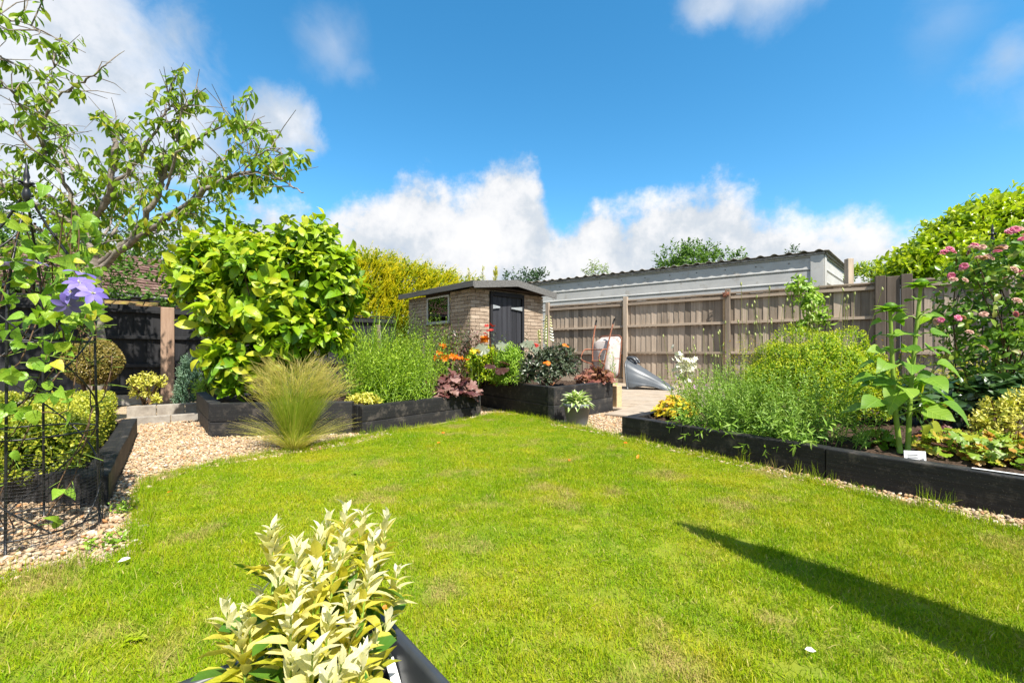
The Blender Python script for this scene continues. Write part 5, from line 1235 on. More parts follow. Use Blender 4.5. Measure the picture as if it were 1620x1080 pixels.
def conifer_blue():
    c = W(299, 6.0, .03); root = thing('blue_conifer', 'small feathery blue-green conifer at the foot of the black fence', 'conifer', c); n = 420
    t = rng.random(n); a = rng.random(n) * 6.28; r = .23 * (1 - t) ** .7 + .02; p = np.array(c) + np.stack([np.cos(a) * r * .5, np.sin(a) * r * .5, t * .62], 1); d = nrm(np.stack([np.cos(a) * .45, np.sin(a) * .45, np.ones(n)], 1) + rng.normal(size=(n, 3)) * .12)
    A = along(p, d, .13, 8, 40, 20, .045, .03, 0, .0, .2, .7); mb = MB(); place(mb, LANCE, *A[:4], 1.0, A[4]); mb.build('foliage', M['lf_blue'], root, kind='stuff')
    mb = MB(); tube(mb, [c, c + Vector((0, 0, .5))], [.012, .004], 5); mb.build('stem', M['bark_d'], root)
conifer_blue()
gp_ = W(345, 5.7, .2); bush('fern_plant', 'low bright green leafy plant between the conifer and the magnolia bed', 'plant', (gp_.x, gp_.y, .0), [(gp_.x, gp_.y, .33, .28, .22, .25), (gp_.x + .1, gp_.y + .2, .45, .2, .2, .2)], 150, ELL, 'lf_fine', .06, .14, 6, 70, 40, .15, .4, .5, nst=10)

# clematis on the obelisk
def build_clematis():
    root = thing('clematis', 'twining clematis with heart-shaped leaves and lilac flowers on the obelisk', 'climber', (OBL.x, OBL.y, 0)); c = np.array(OBL)
    mb = MB(); b, d = [], []
    for k in range(10):
        a0 = rng.random() * 6.28; pts = []
        for t in np.linspace(0, 1, 12): pts.append(c + np.array([math.cos(a0 + t * 3), math.sin(a0 + t * 3), 0]) * (.12 + .12 * math.sin(t * 3) + rng.normal() * .02) + UP * (t * (1.15 + .4 * rng.random()) + .01))
        pts = smooth_path(pts, 3); tube(mb, pts, .0026, 4)
        for i in range(5, len(pts) - 1, 1): b.append(pts[i]); d.append(nrm(rng.normal(size=3) * [1, 1, .5] + nrm((pts[i] - c) * [1, 1, 0]) * .9))
    extra = [(60, 300, 1.75), (100, 345, 1.8), (110, 420, 1.72), (70, 430, 1.7), (95, 480, 1.7), (110, 540, 1.7), (60, 510, 1.7), (20, 540, 1.72), (90, 590, 1.7), (105, 620, 1.72), (120, 570, 1.75), (30, 400, 1.75), (10, 470, 1.75), (130, 500, 1.85), (80, 380, 1.75), (100, 680, 1.8), (110, 720, 1.85), (60, 340, 1.7), (150, 480, 1.8), (90, 780, 1.85), (60, 830, 1.8)]
    for px, py, Y in extra:
        q = np.array(P(px, py, Y)); b.append(q); d.append(nrm(rng.normal(size=3) + np.array([.6, -.5, .3])))
    mb.build('stems', M['stem_b'], root, kind='stuff')
    b, d = np.array(b), np.array(d); L = rng.uniform(.04, .10, len(b)); m2 = MB(); stems(m2, b, b + d * L[:, None], .0016, .001); m2.build('leaf_stalks', M['stem_g'], root, kind='stuff')
    A = along(b, d, L, 4, 75, 50, .062, .048, .25, .35, .35, .45, .2); sel = rng.random(len(A[0])) < np.clip((A[0][:, 2] - .3) * 1.0, .10, .62)
    pp_ = A[0]; qx, qy = 810 + F * pp_[:, 0] / pp_[:, 1], HZ - F * (pp_[:, 2] - H) / pp_[:, 1]; sel &= (rng.random(len(qx)) < .8) & ~((qx > 112) & (qy > 505)) & ~((qx > 150) & (qy < 380))
    leaves(root, HEART, M['lf_clematis'], [x[sel] for x in A], 300, 'leaf', 'foliage', .95)
    # six-petalled flowers
    pet = leaf_tpl([(0, .04), (.25, .2), (.55, .27), (.82, .19), (1, 0)], .12, .3, .01)
    mbf = MB(); k = 7
    for i in range(k):
        a = i / k * 6.2832; place(mbf, pet, np.array([[math.cos(a) * .06, math.sin(a) * .06, 0]]), np.array([[math.cos(a), math.sin(a), .12]]), np.array([[0, 0, 1.0]]), 1.0, 1.0, np.array([rng.random()]))
    fm = mbf.mesh('flower'); fm.materials.append(M['pt_purple'])
    mbs = MB(); place(mbs, LANCE, np.zeros((14, 3)), nrm(rng.normal(size=(14, 3)) * [1, 1, .2] + UP * 1.2), rv(14), .25, .6); sm = mbs.mesh('stamens'); sm.materials.append(M['pt_cream'])
    for px, py, Y, s, dr in ((126, 447, 1.64, .045, (.45, -.55, .75)), (146, 464, 1.61, .045, (.75, -.45, .55)), (113, 462, 1.66, .046, (-.1, -.8, .4)), (130, 432, 1.70, .055, (.25, .05, 1.0)), (20, 418, 1.74, .055, (-.2, .0, 1.0)), (57, 414, 1.75, .038, (.2, .1, .9)), (108, 482, 1.66, .045, (.5, -.4, -.3))):
        m = frame_of(P(px, py, Y), (.3, .2, .9), dr); n = Vector(dr).normalized(); m = Matrix.Translation(P(px, py, Y)) @ n.to_track_quat('Z', 'Y').to_matrix().to_4x4() @ Matrix.Rotation(rng.random() * 6, 4, 'Z') @ Matrix.Scale(s, 4)
        o = obj('flower', fm, None, root, m); o.color = (0, 0, 0, 1); o2 = obj('stamens', sm, None, o, m); o2.color = (0, 0, 0, 1)
build_clematis()

# feather grass in front of the magnolia bed
def build_stipa():
    c = np.array(G(466, 712)); root = thing('feather_grass', 'fountain of fine straw-green feather grass growing out of the gravel', 'ornamental grass', c); n = 2400
    a = rng.random(n) * 6.28; r = .06 * np.sqrt(rng.random(n)); b = c + np.stack([np.cos(a) * r, np.sin(a) * r, np.zeros(n)], 1); sp_ = rng.random(n) ** 1.2 * .29 + .02; skirt = rng.random(n) < .24; sp_ = np.where(skirt, .45 + .6 * rng.random(n), sp_)
    d = nrm(np.stack([np.cos(a) * sp_ + .05, np.sin(a) * sp_ * .8, np.ones(n)], 1)); L = np.where(skirt, rng.uniform(.25, .46, n), rng.uniform(.42, .80, n) * (1 - .4 * sp_)); bd = nrm(np.stack([np.cos(a) * .8 + .28, np.sin(a) * .8, np.zeros(n)], 1))
    mb = MB(); t = np.clip(rng.random(n) * .55 + sp_ * .55, 0, 1); tips = ribbons(mb, b, d, L, .0022, np.where(skirt, .3 + .35 * rng.random(n), rng.random(n) * .16 + .05 + sp_ * .3), 7, t, bd, .6)
    mb.build('blades', M['stipa'], root, kind='stuff')
    mb = MB(); k = rng.choice(n, 700, replace=False); kk = k[L[k] > .5]; q = tips[kk]
    for j in range(4): place(mb, SLIM, q - bd[kk] * .02 * j - UP * .012 * j + rng.normal(size=q.shape) * .01, nrm(bd[kk] + rng.normal(size=q.shape) * .2 + UP * .9), rv(len(q)), .13, .22, .6 + .4 * rng.random(len(q)))
    mb.build('seed_plumes', M['stipa'], root, kind='stuff')
build_stipa()

# ---- bed by the magnolia: fine green plants, heuchera, alstroemeria
def spires(name, label, cat, pts, mat, h0, h1, tpl, size, m=16, lean=.15, stem='stem_g', a0=60, a1=30, limit=0, width=1.0, droop=.05, group=None, r0=.003, tipw=.5, base_z=None, s1=.5, base=None):
    """upright leafy stems"""
    pts = np.array([tuple(p) for p in pts], float); n = len(pts); c = pts.mean(0) if base is None else np.array(base); root = thing(name, label, cat, c, group)
    d = nrm(UP + rng.normal(size=(n, 3)) * lean * [1, 1, 0]); L = rng.uniform(h0, h1, n); mb = MB(); stems(mb, pts, pts + d * L[:, None], r0, r0 * .4); mb.build('stems', M[stem], root, kind='stuff')
    A = along(pts, d, L, m, a0, a1, size, size * s1, droop, .08, .3, tipw); leaves(root, tpl, M[mat], A, limit, 'leaf', 'foliage', width); return root, pts + d * L[:, None]
def pts_in(poly_c, rx, ry, n, z):
    a = rng.random(n) * 6.28; r = np.sqrt(rng.random(n)); return np.stack([poly_c[0] + np.cos(a) * r * rx, poly_c[1] + np.sin(a) * r * ry, np.full(n, z)], 1)
fg = W(618, 5.05, .26)
spires('fine_green_perennial', 'dense mound of fine bright green stems spilling over the black bed', 'plant', pts_in((fg.x, fg.y), .46, .46, 460, .24), 'lf_tarragon', .32, .86, LANCE, .06, 26, .27, droop=.05, width=.85, tipw=.4, s1=.6)
lv = W(655, 5.75, .26)
spires('lavender', 'grey-green lavender with upright pale flower spikes beside the shed window', 'plant', pts_in((lv.x, lv.y), .45, .28, 190, .24), 'lf_silver', .7, 1.10, LANCE, .05, 18, .18, tipw=.6, width=1.0)
root_, tp = None, None
cr = W(585, 5.75, .25); root = thing('crocosmia', 'clump of tall sword-shaped green leaves behind the fine green mound', 'plant', cr)
mb = MB(); n = 60; b = pts_in((cr.x, cr.y), .22, .2, n, .24); ribbons(mb, b, nrm(UP + rng.normal(size=(n, 3)) * [.16, .16, 0] + np.array([-.08, 0, 0])), rng.uniform(.8, 1.45, n), .03, rng.random(n) * .25, 6); mb.build('blades', M['lf_fine'], root)
st_ = thing('garden_stake', 'short weathered wooden stake behind the fine green mound', 'stake', W(598, 6.0, .2)); obj('shaft', box_mesh('shaft', .055, .055, 1.02, .004, M['fence']), None, st_, Matrix.Translation(W(598, 6.0, .15)))
cv = W(575, 4.45, .27)
bush('creeping_euonymus', 'cream-edged creeping shrub hanging over the corner of the black bed', 'shrub', (cv.x + .05, cv.y + .12, .26), [(cv.x - .02, cv.y + .08, .31, .16, .12, .06), (cv.x - .1, cv.y + .0, .26, .07, .07, .1)], 120, ELL, 'lf_yvar', .05, .12, 7, 70, 40, .1, .2, .5, nst=8, inner=.2, low=-.6)

def heuchera(label, c, r, h, n, mat, size, tpl=LOBED, limit=200, group='heucheras'):
    root = thing('heuchera', label, 'plant', c, group); c = np.array(Vector(c)); u = rng.random(n); a = rng.random(n) * 6.28; el = np.arcsin(np.clip(u, 0, .98)); rr = np.stack([np.cos(a) * np.cos(el) * r, np.sin(a) * np.cos(el) * r, np.sin(el) * h + .04], 1) * (.75 + .3 * rng.random(n))[:, None]
    out = nrm(rr * [1, 1, .8]); d = nrm(out * [1, 1, .2] + rng.normal(size=(n, 3)) * .3 - UP * .25); nn = nrm(out * 1.0 + UP * .6 + np.array([0, -.25, 0]) + rng.normal(size=(n, 3)) * .28); s = size * (.75 + .5 * rng.random(n))
    p = c + rr - d * s[:, None] * .45; mb = MB(); stems(mb, np.tile(c, (n, 1)) + rng.normal(size=(n, 3)) * [.03, .03, 0], p, .0025, .002); mb.build('leaf_stalks', M['stem_r'], root, kind='stuff')
    leaves(root, tpl, M[mat], (p, d, nn, s, rng.random(n)), limit); return root
hc = W(712, 5.42, .24); hc = B2a.lerp(B2b, .80) + b2n * .20; hc.z = .25
heuchera('bronze-purple heuchera with scalloped leaves over the end of the black bed', hc, .34, .24, 170, 'lf_heuch', .135)
def lily_mesh(mat, k=6, w=.2, open_=.55):
    mbf = MB(); pet = leaf_tpl([(0, .05), (.4, w), (.75, w * .85), (1, 0)], .15, .35)
    for i in range(k): a = i / k * 6.2832; place(mbf, pet, np.array([[0, 0, 0.]]), np.array([[math.cos(a), math.sin(a), open_]]), np.array([[-math.cos(a) * open_, -math.sin(a) * open_, 1.0]]), 1.0, 1.0, np.array([i / k]))
    me = mbf.mesh('flower'); me.materials.append(M[mat]); return me
LILY = {k: lily_mesh(k, 6, .30, .75) for k in ('pt_orange', 'pt_yellow', 'pt_red')}; DAISY = lily_mesh('pt_orange', 12, .16, .15)
def flowers(root, me, pos, size, tilt=.5, face=(0, -.5, .5)):
    for p in pos:
        n = (Vector(face) + Vector(rng.normal(size=3)) * tilt).normalized(); o = obj('flower', me, None, root, Matrix.Translation(Vector(p)) @ n.to_track_quat('Z', 'Y').to_matrix().to_4x4() @ Matrix.Rotation(rng.random() * 6, 4, 'Z') @ Matrix.Scale(size * rng.uniform(.85, 1.15), 4)); o.color = (0, 0, 0, 1)
al = W(715, 5.75, .24)
fp_ = [P(699, 547, 5.7), (P(689, 566, 5.62)), P(699, 567, 5.6), P(706, 565, 5.65), P(696, 560, 5.7), P(717, 566, 5.6), P(724, 567, 5.62), P(736, 569, 5.6), P(747, 556, 5.75), P(757, 557, 5.8)]
root, _ = spires('alstroemeria', 'orange alstroemeria flowering behind the bronze heuchera', 'plant', [(p.x, p.y + .05, .24) for p in fp_] + list(pts_in((al.x, al.y), .3, .1, 20, .24)), 'lf_dahlia', .28, .5, LANCE, .06, 12, .08, width=1.1)
mb = MB(); stems(mb, [(p.x, p.y + .03, .24) for p in fp_], [tuple(p) for p in fp_], .003, .002); mb.build('flower_stalks', M['stem_g'], root, kind='stuff')
for i, p in enumerate(fp_): flowers(root, LILY['pt_orange' if i < 8 else 'pt_yellow'], [p, p + Vector((.03, .02, -.01)), p + Vector((-.02, .01, .02))], .042, .5)
# ---- corner bed
pn = W(728, 6.55, .3)
root, _ = spires('penstemon', 'dark purple-leaved penstemon in front of the shed wall', 'plant', pts_in((pn.x, pn.y), .40, .2, 120, .2), 'lf_plum', .6, 1.0, LANCE, .10, 18, .16, width=1.4, tipw=.3)
A = along(np.array([tuple(pn + Vector((rng.normal() * .3, rng.normal() * .1, .5)))for _ in range(30)]), rv(30) * .4 + UP, .3, 10, 60, 40, .08, .05); mb = MB(); place(mb, LANCE, *A[:4], 1.2, A[4]); mb.build('dark_leaves', M['lf_dahlia'], root, kind='stuff')
rs = W(776, 6.3, .35)
root = thing('red_flowering_stem', 'spike of dark red lily flowers before the shed door', 'flower', (rs.x, rs.y, .34)); mb = MB(); tube(mb, [(rs.x, rs.y, .34), (rs.x + .01, rs.y, .8), tuple(P(774, 516, 6.3))], [.006, .005, .003], 5); mb.build('stem', M['stem_r'], root)
flowers(root, LILY['pt_red'], [P(770, 516, 6.3), P(776, 515, 6.28), P(781, 517, 6.3), P(772, 524, 6.3), P(777, 523, 6.25), P(769, 526, 6.3)], .045, .5, (0, -.3, .9)); flowers(root, LILY['pt_orange'], [P(765, 535, 6.25), P(771, 536, 6.25), P(762, 538, 6.3)], .06, .5)
cd = P(792, 530, 6.1)
spires('climbing_annual', 'thin twining yellow-green stem in front of the shed door', 'plant', [(cd.x, cd.y, .35), (cd.x + .03, cd.y, .35)], 'lf_spirea', .6, .72, ELL, .07, 10, .04)
gs = W(775, 6.15, .35)
bush('golden_shrub', 'small yellow-green leafy shrub on the far corner of the dahlia bed', 'shrub', (gs.x, gs.y, .34), [(gs.x - .05, gs.y, .62, .28, .2, .26), (gs.x + .02, gs.y - .05, .48, .3, .2, .16)], 380, ELL, 'lf_spirea', .055, .12, 6, 65, 35, 0, .6, .7, nst=8, inner=.6)
gs = W(808, 5.85, .35)
bush('bright_green_shrub', 'fresh light green feathery shrub between the golden shrub and the dahlia', 'shrub', (gs.x, gs.y, .34), [(gs.x, gs.y, .62, .22, .2, .28), (gs.x + .02, gs.y - .05, .5, .25, .2, .2)], 420, LANCE, 'lf_fine', .06, .14, 8, 55, 30, 0, .8, .7, nst=8, inner=.6)
lg = W(783, 6.0, .35); root = thing('ligularia', 'dark big round-leaved ligularia between the yellow-green shrubs', 'plant', lg)
q = np.array([tuple(P(*t)) for t in ((783, 541, 5.9), (776, 548, 5.85), (787, 578, 5.7), (780, 574, 5.7), (822, 541, 5.9), (833, 543, 5.8), (790, 570, 5.75))]); mb = MB(); stems(mb, np.tile(np.array(lg), (len(q), 1)), q, .006, .004); mb.build('leaf_stalks', M['stem_r'], root, kind='stuff')
leaves(root, ROUNDED, M['lf_lig'], (q, nrm(np.array([[.9, -.2, -.35], [-.8, -.4, -.2], [.5, -.6, -.5], [-.4, -.7, -.4], [.8, -.5, -.1], [.9, -.3, -.4], [.8, -.5, -.3]])), nrm(np.tile([[0, -.5, 1.0]], (7, 1)) + rng.normal(size=(7, 3)) * .2), np.array([.25, .22, .2, .18, .22, .24, .18]), np.array([0., .2, 1, 1, .1, .3, 1])), 20)
dh = W(868, 5.72, .34)
root = bush('dahlia', 'bushy dark-leaved dahlia with orange flowers on the black corner bed', 'plant', (dh.x, dh.y, .34), [(dh.x - .05, dh.y, .60, .33, .25, .27), (dh.x + .15, dh.y, .62, .22, .22, .28), (dh.x - .15, dh.y - .05, .5, .25, .2, .18)], 330, ELL, 'lf_dahlia', .075, .13, 6, 65, 35, .05, .4, .4, limit=300, width=.85, nst=12, inner=.5, stem='stem_r')
flowers(root, DAISY, [P(893, 545, 5.55), P(897, 547, 5.55), P(862, 573, 5.45), P(867, 574, 5.45)], .036, .2); flowers(root, LILY['pt_red'], [P(846, 545, 5.6), P(849, 547, 5.6)], .03, .3)
fx = P(866, 540, 6.35)
root = thing('foxglove', 'tall white foxglove spire standing behind the dahlia', 'flower', (fx.x, fx.y, .34)); tp = P(866, 497, 6.35); mb = MB(); tube(mb, [(fx.x, fx.y, .34), tuple(P(866, 530, 6.35)), tuple(tp)], [.006, .005, .003], 5); tube(mb, [(fx.x - .1, fx.y, .34), tuple(P(855, 520, 6.35))], [.005, .003], 5); mb.build('stem', M['stem_g'], root)
bl = MB(); lathe(bl, [(.02, 0), (.16, -.12), (.2, -.5), (.3, -.85), (.34, -.95)], (0, 0, 0), 8); bm_ = bl.mesh('bell'); bm_.materials.append(M['pt_white']); bl = MB(); lathe(bl, [(.02, 0), (.16, -.12), (.2, -.5), (.3, -.85), (.34, -.95)], (0, 0, 0), 8); bm2 = bl.mesh('bell'); bm2.materials.append(M['pt_cream'])
for i in range(26):
    t = i / 26; s = .07 * (1 - .65 * t); a = i * 2.1; p = P(866, 536, 6.35).lerp(tp, t) + Vector((math.cos(a) * .03, math.sin(a) * .03, 0)); o = obj('bell', bm_ if t < .5 else bm2, None, root, Matrix.Translation(p) @ Vector((-math.cos(a), -math.sin(a), .55)).to_track_quat('Z', 'Y').to_matrix().to_4x4() @ Matrix.Scale(s, 4)); o.color = (0, 0, 0, 1)
for i in range(12):
    t = i / 12; a = i * 2.1; p = P(857, 541, 6.35).lerp(P(855, 520, 6.35), t) + Vector((math.cos(a) * .025, math.sin(a) * .025, 0)); o = obj('bell', bm2, None, root, Matrix.Translation(p) @ Vector((-math.cos(a), -math.sin(a), .55)).to_track_quat('Z', 'Y').to_matrix().to_4x4() @ Matrix.Scale(.05, 4)); o.color = (0, 0, 0, 1)
h2 = B3c.lerp(B3r, .80) + Vector((-.10, .16, .36))
heuchera('dark rust heuchera at the end of the dahlia bed by the paving', h2, .26, .2, 130, 'lf_heuch2', .095)
ly = W(964, 6.75, .2)
spires('lily_stem', 'leafy upright green lily stems in front of the wheelbarrow', 'plant', [(ly.x + x, ly.y + y, .02) for x, y in ((0, 0), (.07, .05), (-.06, .04), (.12, -.02), (.03, -.06))], 'lf_fine', .62, .88, LANCE, .10, 24, .07, width=.8, tipw=.3)
mb_ = W(1060, 9.9, 0)

# ---- long bed on the right
yh = W(1070, 4.25, .17)
heuchera('bright yellow heuchera at the corner of the long low bed', (yh.x, yh.y, .17), .20, .17, 200, 'lf_yellow', .072, LOBED, 200)
fd = W(1100, 4.75, .17)
root, tp = spires('tiarella', 'pale green plant with small mauve and white flowers behind the yellow heuchera', 'plant', pts_in((fd.x, fd.y), .25, .22, 46, .16), 'lf_spirea', .22, .5, ELL, .05, 9, .15, tipw=.5)
flowers(root, lily_mesh('pt_mauve', 5, .25, .4), [P(1100, 612, 4.55), P(1108, 618, 4.55), P(1116, 612, 4.6), P(1106, 606, 4.6), P(1118, 622, 4.6)], .035, .5); flowers(root, lily_mesh('pt_white', 5, .25, .4), [P(1076, 604, 4.7), P(1084, 606, 4.7), P(1070, 608, 4.7), P(1090, 602, 4.75)], .035, .5)
sn = P(1085, 580, 5.1)
root, tp = spires('white_snapdragon', 'creamy white snapdragon cluster at the end of the long low bed', 'flower', pts_in((sn.x, sn.y), .1, .08, 14, .16), 'lf_green', .35, .55, LANCE, .06, 8, .12)
wf = lily_mesh('pt_white', 6, .32, .6); flowers(root, wf, [sn + Vector((rng.normal() * .06, rng.normal() * .05, rng.normal() * .075)) for _ in range(85)], .032, 1.0)
# feathery poppy foliage
pf = W(1190, 3.85, .16); cs = []
for px, Y, n in ((1130, 4.0, 45), (1180, 3.55, 80), (1240, 3.35, 80), (1300, 3.15, 45), (1160, 4.5, 60)): w = W(px, Y, .16); cs.append(pts_in((w.x, w.y), .26, .26, n, .15))
cs = np.concatenate(cs); cs = cs[(cs[:, :2] - np.array(RBa)[:2]) @ np.array(RBn)[:2] > .14]
root, tp = spires('poppy_plant', 'sprawling mass of feathery grey-green poppy stems over the low bed edge', 'plant', cs, 'lf_silver', .28, .6, LANCE, .044, 42, .40, droop=.08, width=.7, tipw=.35, s1=.75)
sp_ = RBn * -.03; k0 = np.array([tuple(RBa.lerp(RBb, t) + RBn * .15 + Vector((0, 0, .2))) for t in rng.uniform(.22, .62, 46)]); d = nrm(np.tile(-np.array(RBn), (46, 1)) * .7 + rng.normal(size=(46, 3)) * .45 + UP * .3)
A = along(k0, d, .22, 14, 60, 40, .075, .05, .2, .0, .35, .4); mb = MB(); place(mb, LANCE, *A[:4], .8, A[4]); stems(mb, k0, k0 + d * .22, .003, .0015); mb.build('trailing_stems', M['lf_silver'], root, kind='stuff')
# seed heads on long bare stalks
n = 62; pb = np.concatenate([pts_in((W(1250, 4.2, 0).x, 4.2), .55, .5, 44, .16), pts_in((W(1120, 4.6, 0).x, 4.6), .3, .2, 18, .16)]); tpz = np.concatenate([rng.uniform(.95, 1.42, 44), rng.uniform(.75, 1.05, 18)])
tp = pb.copy(); tp[:, 2] = tpz; tp[:, :2] += rng.normal(size=(n, 2)) * .10
root2 = thing('poppy_seed_heads', 'thin bare poppy stalks with pale seed heads above the golden mound', 'plant', (pb[:, 0].mean(), pb[:, 1].mean(), .16)); mb = MB(); stems(mb, pb, tp, .0028, .0018); mb.build('stalks', M['seed'], root2, kind='stuff')
sh = MB(); lathe(sh, [(.002, -.5), (.10, -.45), (.22, -.1), (.2, .25), (.1, .42), (.14, .5), (.002, .5)], (0, 0, 0), 7); sm = sh.mesh('seed_head'); sm.materials.append(M['seed'])
for p in tp: o = obj('seed_head', sm, None, root2, Matrix.Translation(Vector(p)) @ Matrix.Rotation(rng.normal() * .2, 4, 'X') @ Matrix.Scale(.038, 4)); o.color = (0, 0, 0, 1)
sc = P(1290, 605, 4.15)
bush('golden_spirea', 'big dense dome of tiny golden-green leaves in the long low bed', 'shrub', (sc.x, sc.y, .16), [(sc.x, sc.y, .50, .60, .55, .50), (sc.x - .2, sc.y - .1, .42, .45, .45, .42), (sc.x + .25, sc.y, .38, .45, .45, .4)], 6500, ELL, 'lf_spirea', .027, .08, 6, 65, 35, 0, .4, .75, nst=14, inner=.35, rough=.14)
ab = W(1180, 5.6, .16)
spires('astilbe', 'faded pink and yellow astilbe plumes in front of the fence post', 'plant', pts_in((ab.x, ab.y), .28, .2, 40, .16), 'lf_orange', .55, .88, LANCE, .07, 18, .14, tipw=.6)
ab = W(1400, 4.6, .16); spires('orange_tipped_shrub', 'thin shrub with orange-tinted leaves behind the sunflowers', 'plant', pts_in((ab.x, ab.y), .3, .2, 34, .16), 'lf_orange', .5, .8, ELL, .05, 12, .2, tipw=.7)
# fruit sapling by the fence
s0 = W(1280, 8.35, 0); root = thing('fruit_sapling', 'young leafy fruit tree trained against the fence', 'tree', s0); mb = MB(); tr_ = smooth_path([s0, P(1275, 540, 8.35), P(1283, 490, 8.3), P(1268, 440, 8.25)], 4); tube(mb, tr_, np.linspace(.022, .008, len(tr_)), 6); mb.build('trunk', M['bark_d'], root)
lob = [(*P(1268, 455, 8.3), .22, .18, .2), (*P(1282, 480, 8.3), .26, .2, .2), (*P(1292, 505, 8.3), .24, .2, .18), (*P(1275, 520, 8.3), .2, .18, .16)]; p, nn = lobes_points(lob, 110, -.7); A = along(p - nn * .14, nrm(nn + UP * .3), .16, 6, 70, 45, .11, .08, .25, .1, .35, .5); leaves(root, OVAL, M['lf_fine'], A, 300, 'leaf', 'foliage', .85)
# sunflowers
def sunflower(label, px0, base_y, px1, pyt, n, smax, seed):
    b = G(px0, base_y, .17); tp = P(px1, pyt, b.y); root = thing('sunflower', label, 'plant', b, 'sunflowers in bud'); pts = smooth_path([b, b.lerp(tp, .4) + Vector((-.012, 0, 0)), tp], 6); mb = MB(); tube(mb, pts, np.linspace(.016, .010, len(pts)), 8); mb.build('stem', M['stem_g'], root)
    q, d, s = [], [], []; ms = MB()
    for i in range(n):
        t = .36 + .62 * i / n; a = i * 2.4 + seed; L = (.20 * (1 - t) + .04); o = np.array(pts[int(t * (len(pts) - 1))]); dd = np.array([math.cos(a), math.sin(a) * .8, .35]); e_ = o + nrm(dd) * L; tube(ms, [o, (o + e_) / 2 + UP * .01, e_], [.005, .004, .003], 5)
        q.append(e_); d.append(nrm(np.array([math.cos(a), math.sin(a), -.5 + .55 * t]))); s.append(smax * (1.05 - .75 * t ** 2.2))
    ms.build('leaf_stalks', M['stem_g'], root, kind='stuff'); q, d = np.array(q), np.array(d)
    leaves(root, HEART, M['lf_sun'], (q, d, nrm(UP + np.array([0, -.45, 0]) + rng.normal(size=q.shape) * .2 - d * d[:, 2:3]), np.array(s), rng.random(n)), 60, width=1.2)
    mb = MB(); lathe(mb, [(.003, -.03), (.03, -.015), (.035, .01), (.02, .025), (.002, .03)], tp + Vector((0, 0, .01)), 10); bd_ = mb.build('bud', M['lf_sun'], root); k = 18
    a = rng.random(k) * 6.28; mb = MB(); place(mb, HEART, np.tile(np.array(tp), (k, 1)) - UP * .02, np.stack([np.cos(a), np.sin(a), .1 + .9 * rng.random(k)], 1), np.tile(UP, (k, 1)), .09, .8); mb.build('sepals', M['lf_sun'], bd_, kind='stuff')
sunflower('shorter sunflower in bud standing in the long low bed', 1424, 716, 1408, 488, 22, .15, 2.6); sunflower('taller sunflower in bud with a thick pale stem', 1436, 716, 1457, 450, 26, .165, .4)
wl = W(1462, 3.0, .3); root = thing('withered_leaf', 'withered yellow-brown leaves hanging low on the taller sunflower', 'leaf', wl); q = np.array([tuple(P(*t)) for t in ((1462, 640, 2.85), (1490, 640, 2.9), (1470, 668, 2.85), (1458, 672, 2.8), (1455, 600, 2.9))]); leaves(root, HEART, M['lf_bamboo'], (q, nrm(rng.normal(size=(5, 3)) * .4 + np.array([.3, -.2, -1])), nrm(rng.normal(size=(5, 3)) * .4 + np.array([0, -1, .2])), .12, rng.random(5)), 10)
mb = MB(); stems(mb, np.tile(np.array(P(1442, 640, 2.77)), (5, 1)), q, .003, .002); mb.build('stalks', M['stem_g'], root, kind='stuff')
gg = W(1390, 2.98, .16); heuchera('small light green scalloped plant at the edge of the long low bed', (gg.x, gg.y, .15), .10, .09, 46, 'lf_fine', .055, ROUNDED, 60)
ho = W(1545, 2.72, .16)
heuchera('green and orange heuchera spreading near the flat plant tag', (ho.x, ho.y, .15), .30, .13, 190, 'lf_orange', .07, LOBED7, 200)
ho = W(1600, 2.45, .16); heuchera('second green and orange heuchera at the cut-off end of the bed', (ho.x + .1, ho.y + .1, .15), .25, .13, 130, 'lf_orange', .07, LOBED7, 100)
dk = W(1490, 3.75, .16); bush('dark_leaved_shrub', 'low shrub with long dark glossy leaves behind the sunflowers', 'shrub', (dk.x, dk.y, .16), [(dk.x, dk.y, .38, .24, .2, .2), (dk.x - .25, dk.y + .1, .36, .2, .2, .2)], 50, LANCE, 'lf_dark', .13, .14, 6, 70, 45, .15, .4, .3, limit=120, width=1.7, nst=6)
dk = W(1590, 3.55, .16); bush('dark_leaved_shrub', 'dark glossy broad-leaved plant at the foot of the rose obelisk', 'shrub', (dk.x, dk.y, .16), [(dk.x, dk.y, .44, .24, .2, .15)], 36, LANCE, 'lf_dark', .16, .14, 6, 70, 45, .1, .4, .4, limit=120, width=1.9, nst=6)
gb = W(1505, 4.6, .16); spires('golden_bamboo', 'arching golden bamboo-like leaves between sunflower and rose', 'plant', pts_in((gb.x, gb.y), .42, .25, 70, .16), 'lf_bamboo', .35, .72, LANCE, .10, 14, .3, droop=.2, tipw=.4)
ev = W(1590, 3.05, .16)
bush('golden_euonymus', 'upright yellow-edged euonymus beside the rose obelisk', 'shrub', (ev.x, ev.y, .16), [(ev.x, ev.y, .36, .16, .15, .14), (ev.x - .1, ev.y, .28, .12, .12, .12), (ev.x + .16, ev.y, .4, .14, .14, .16)], 190, ELL, 'lf_yvar', .035, .1, 8, 60, 30, 0, .7, .6, nst=10, inner=.4)
lo = P(1545, 800, 2.6); lw = W(1470, 3.25, .16); heuchera('small plum-red heuchera on the bare soil behind the printed tag', (lw.x + .08, lw.y, .15), .12, .08, 40, 'lf_plum', .06, LOBED, 40)
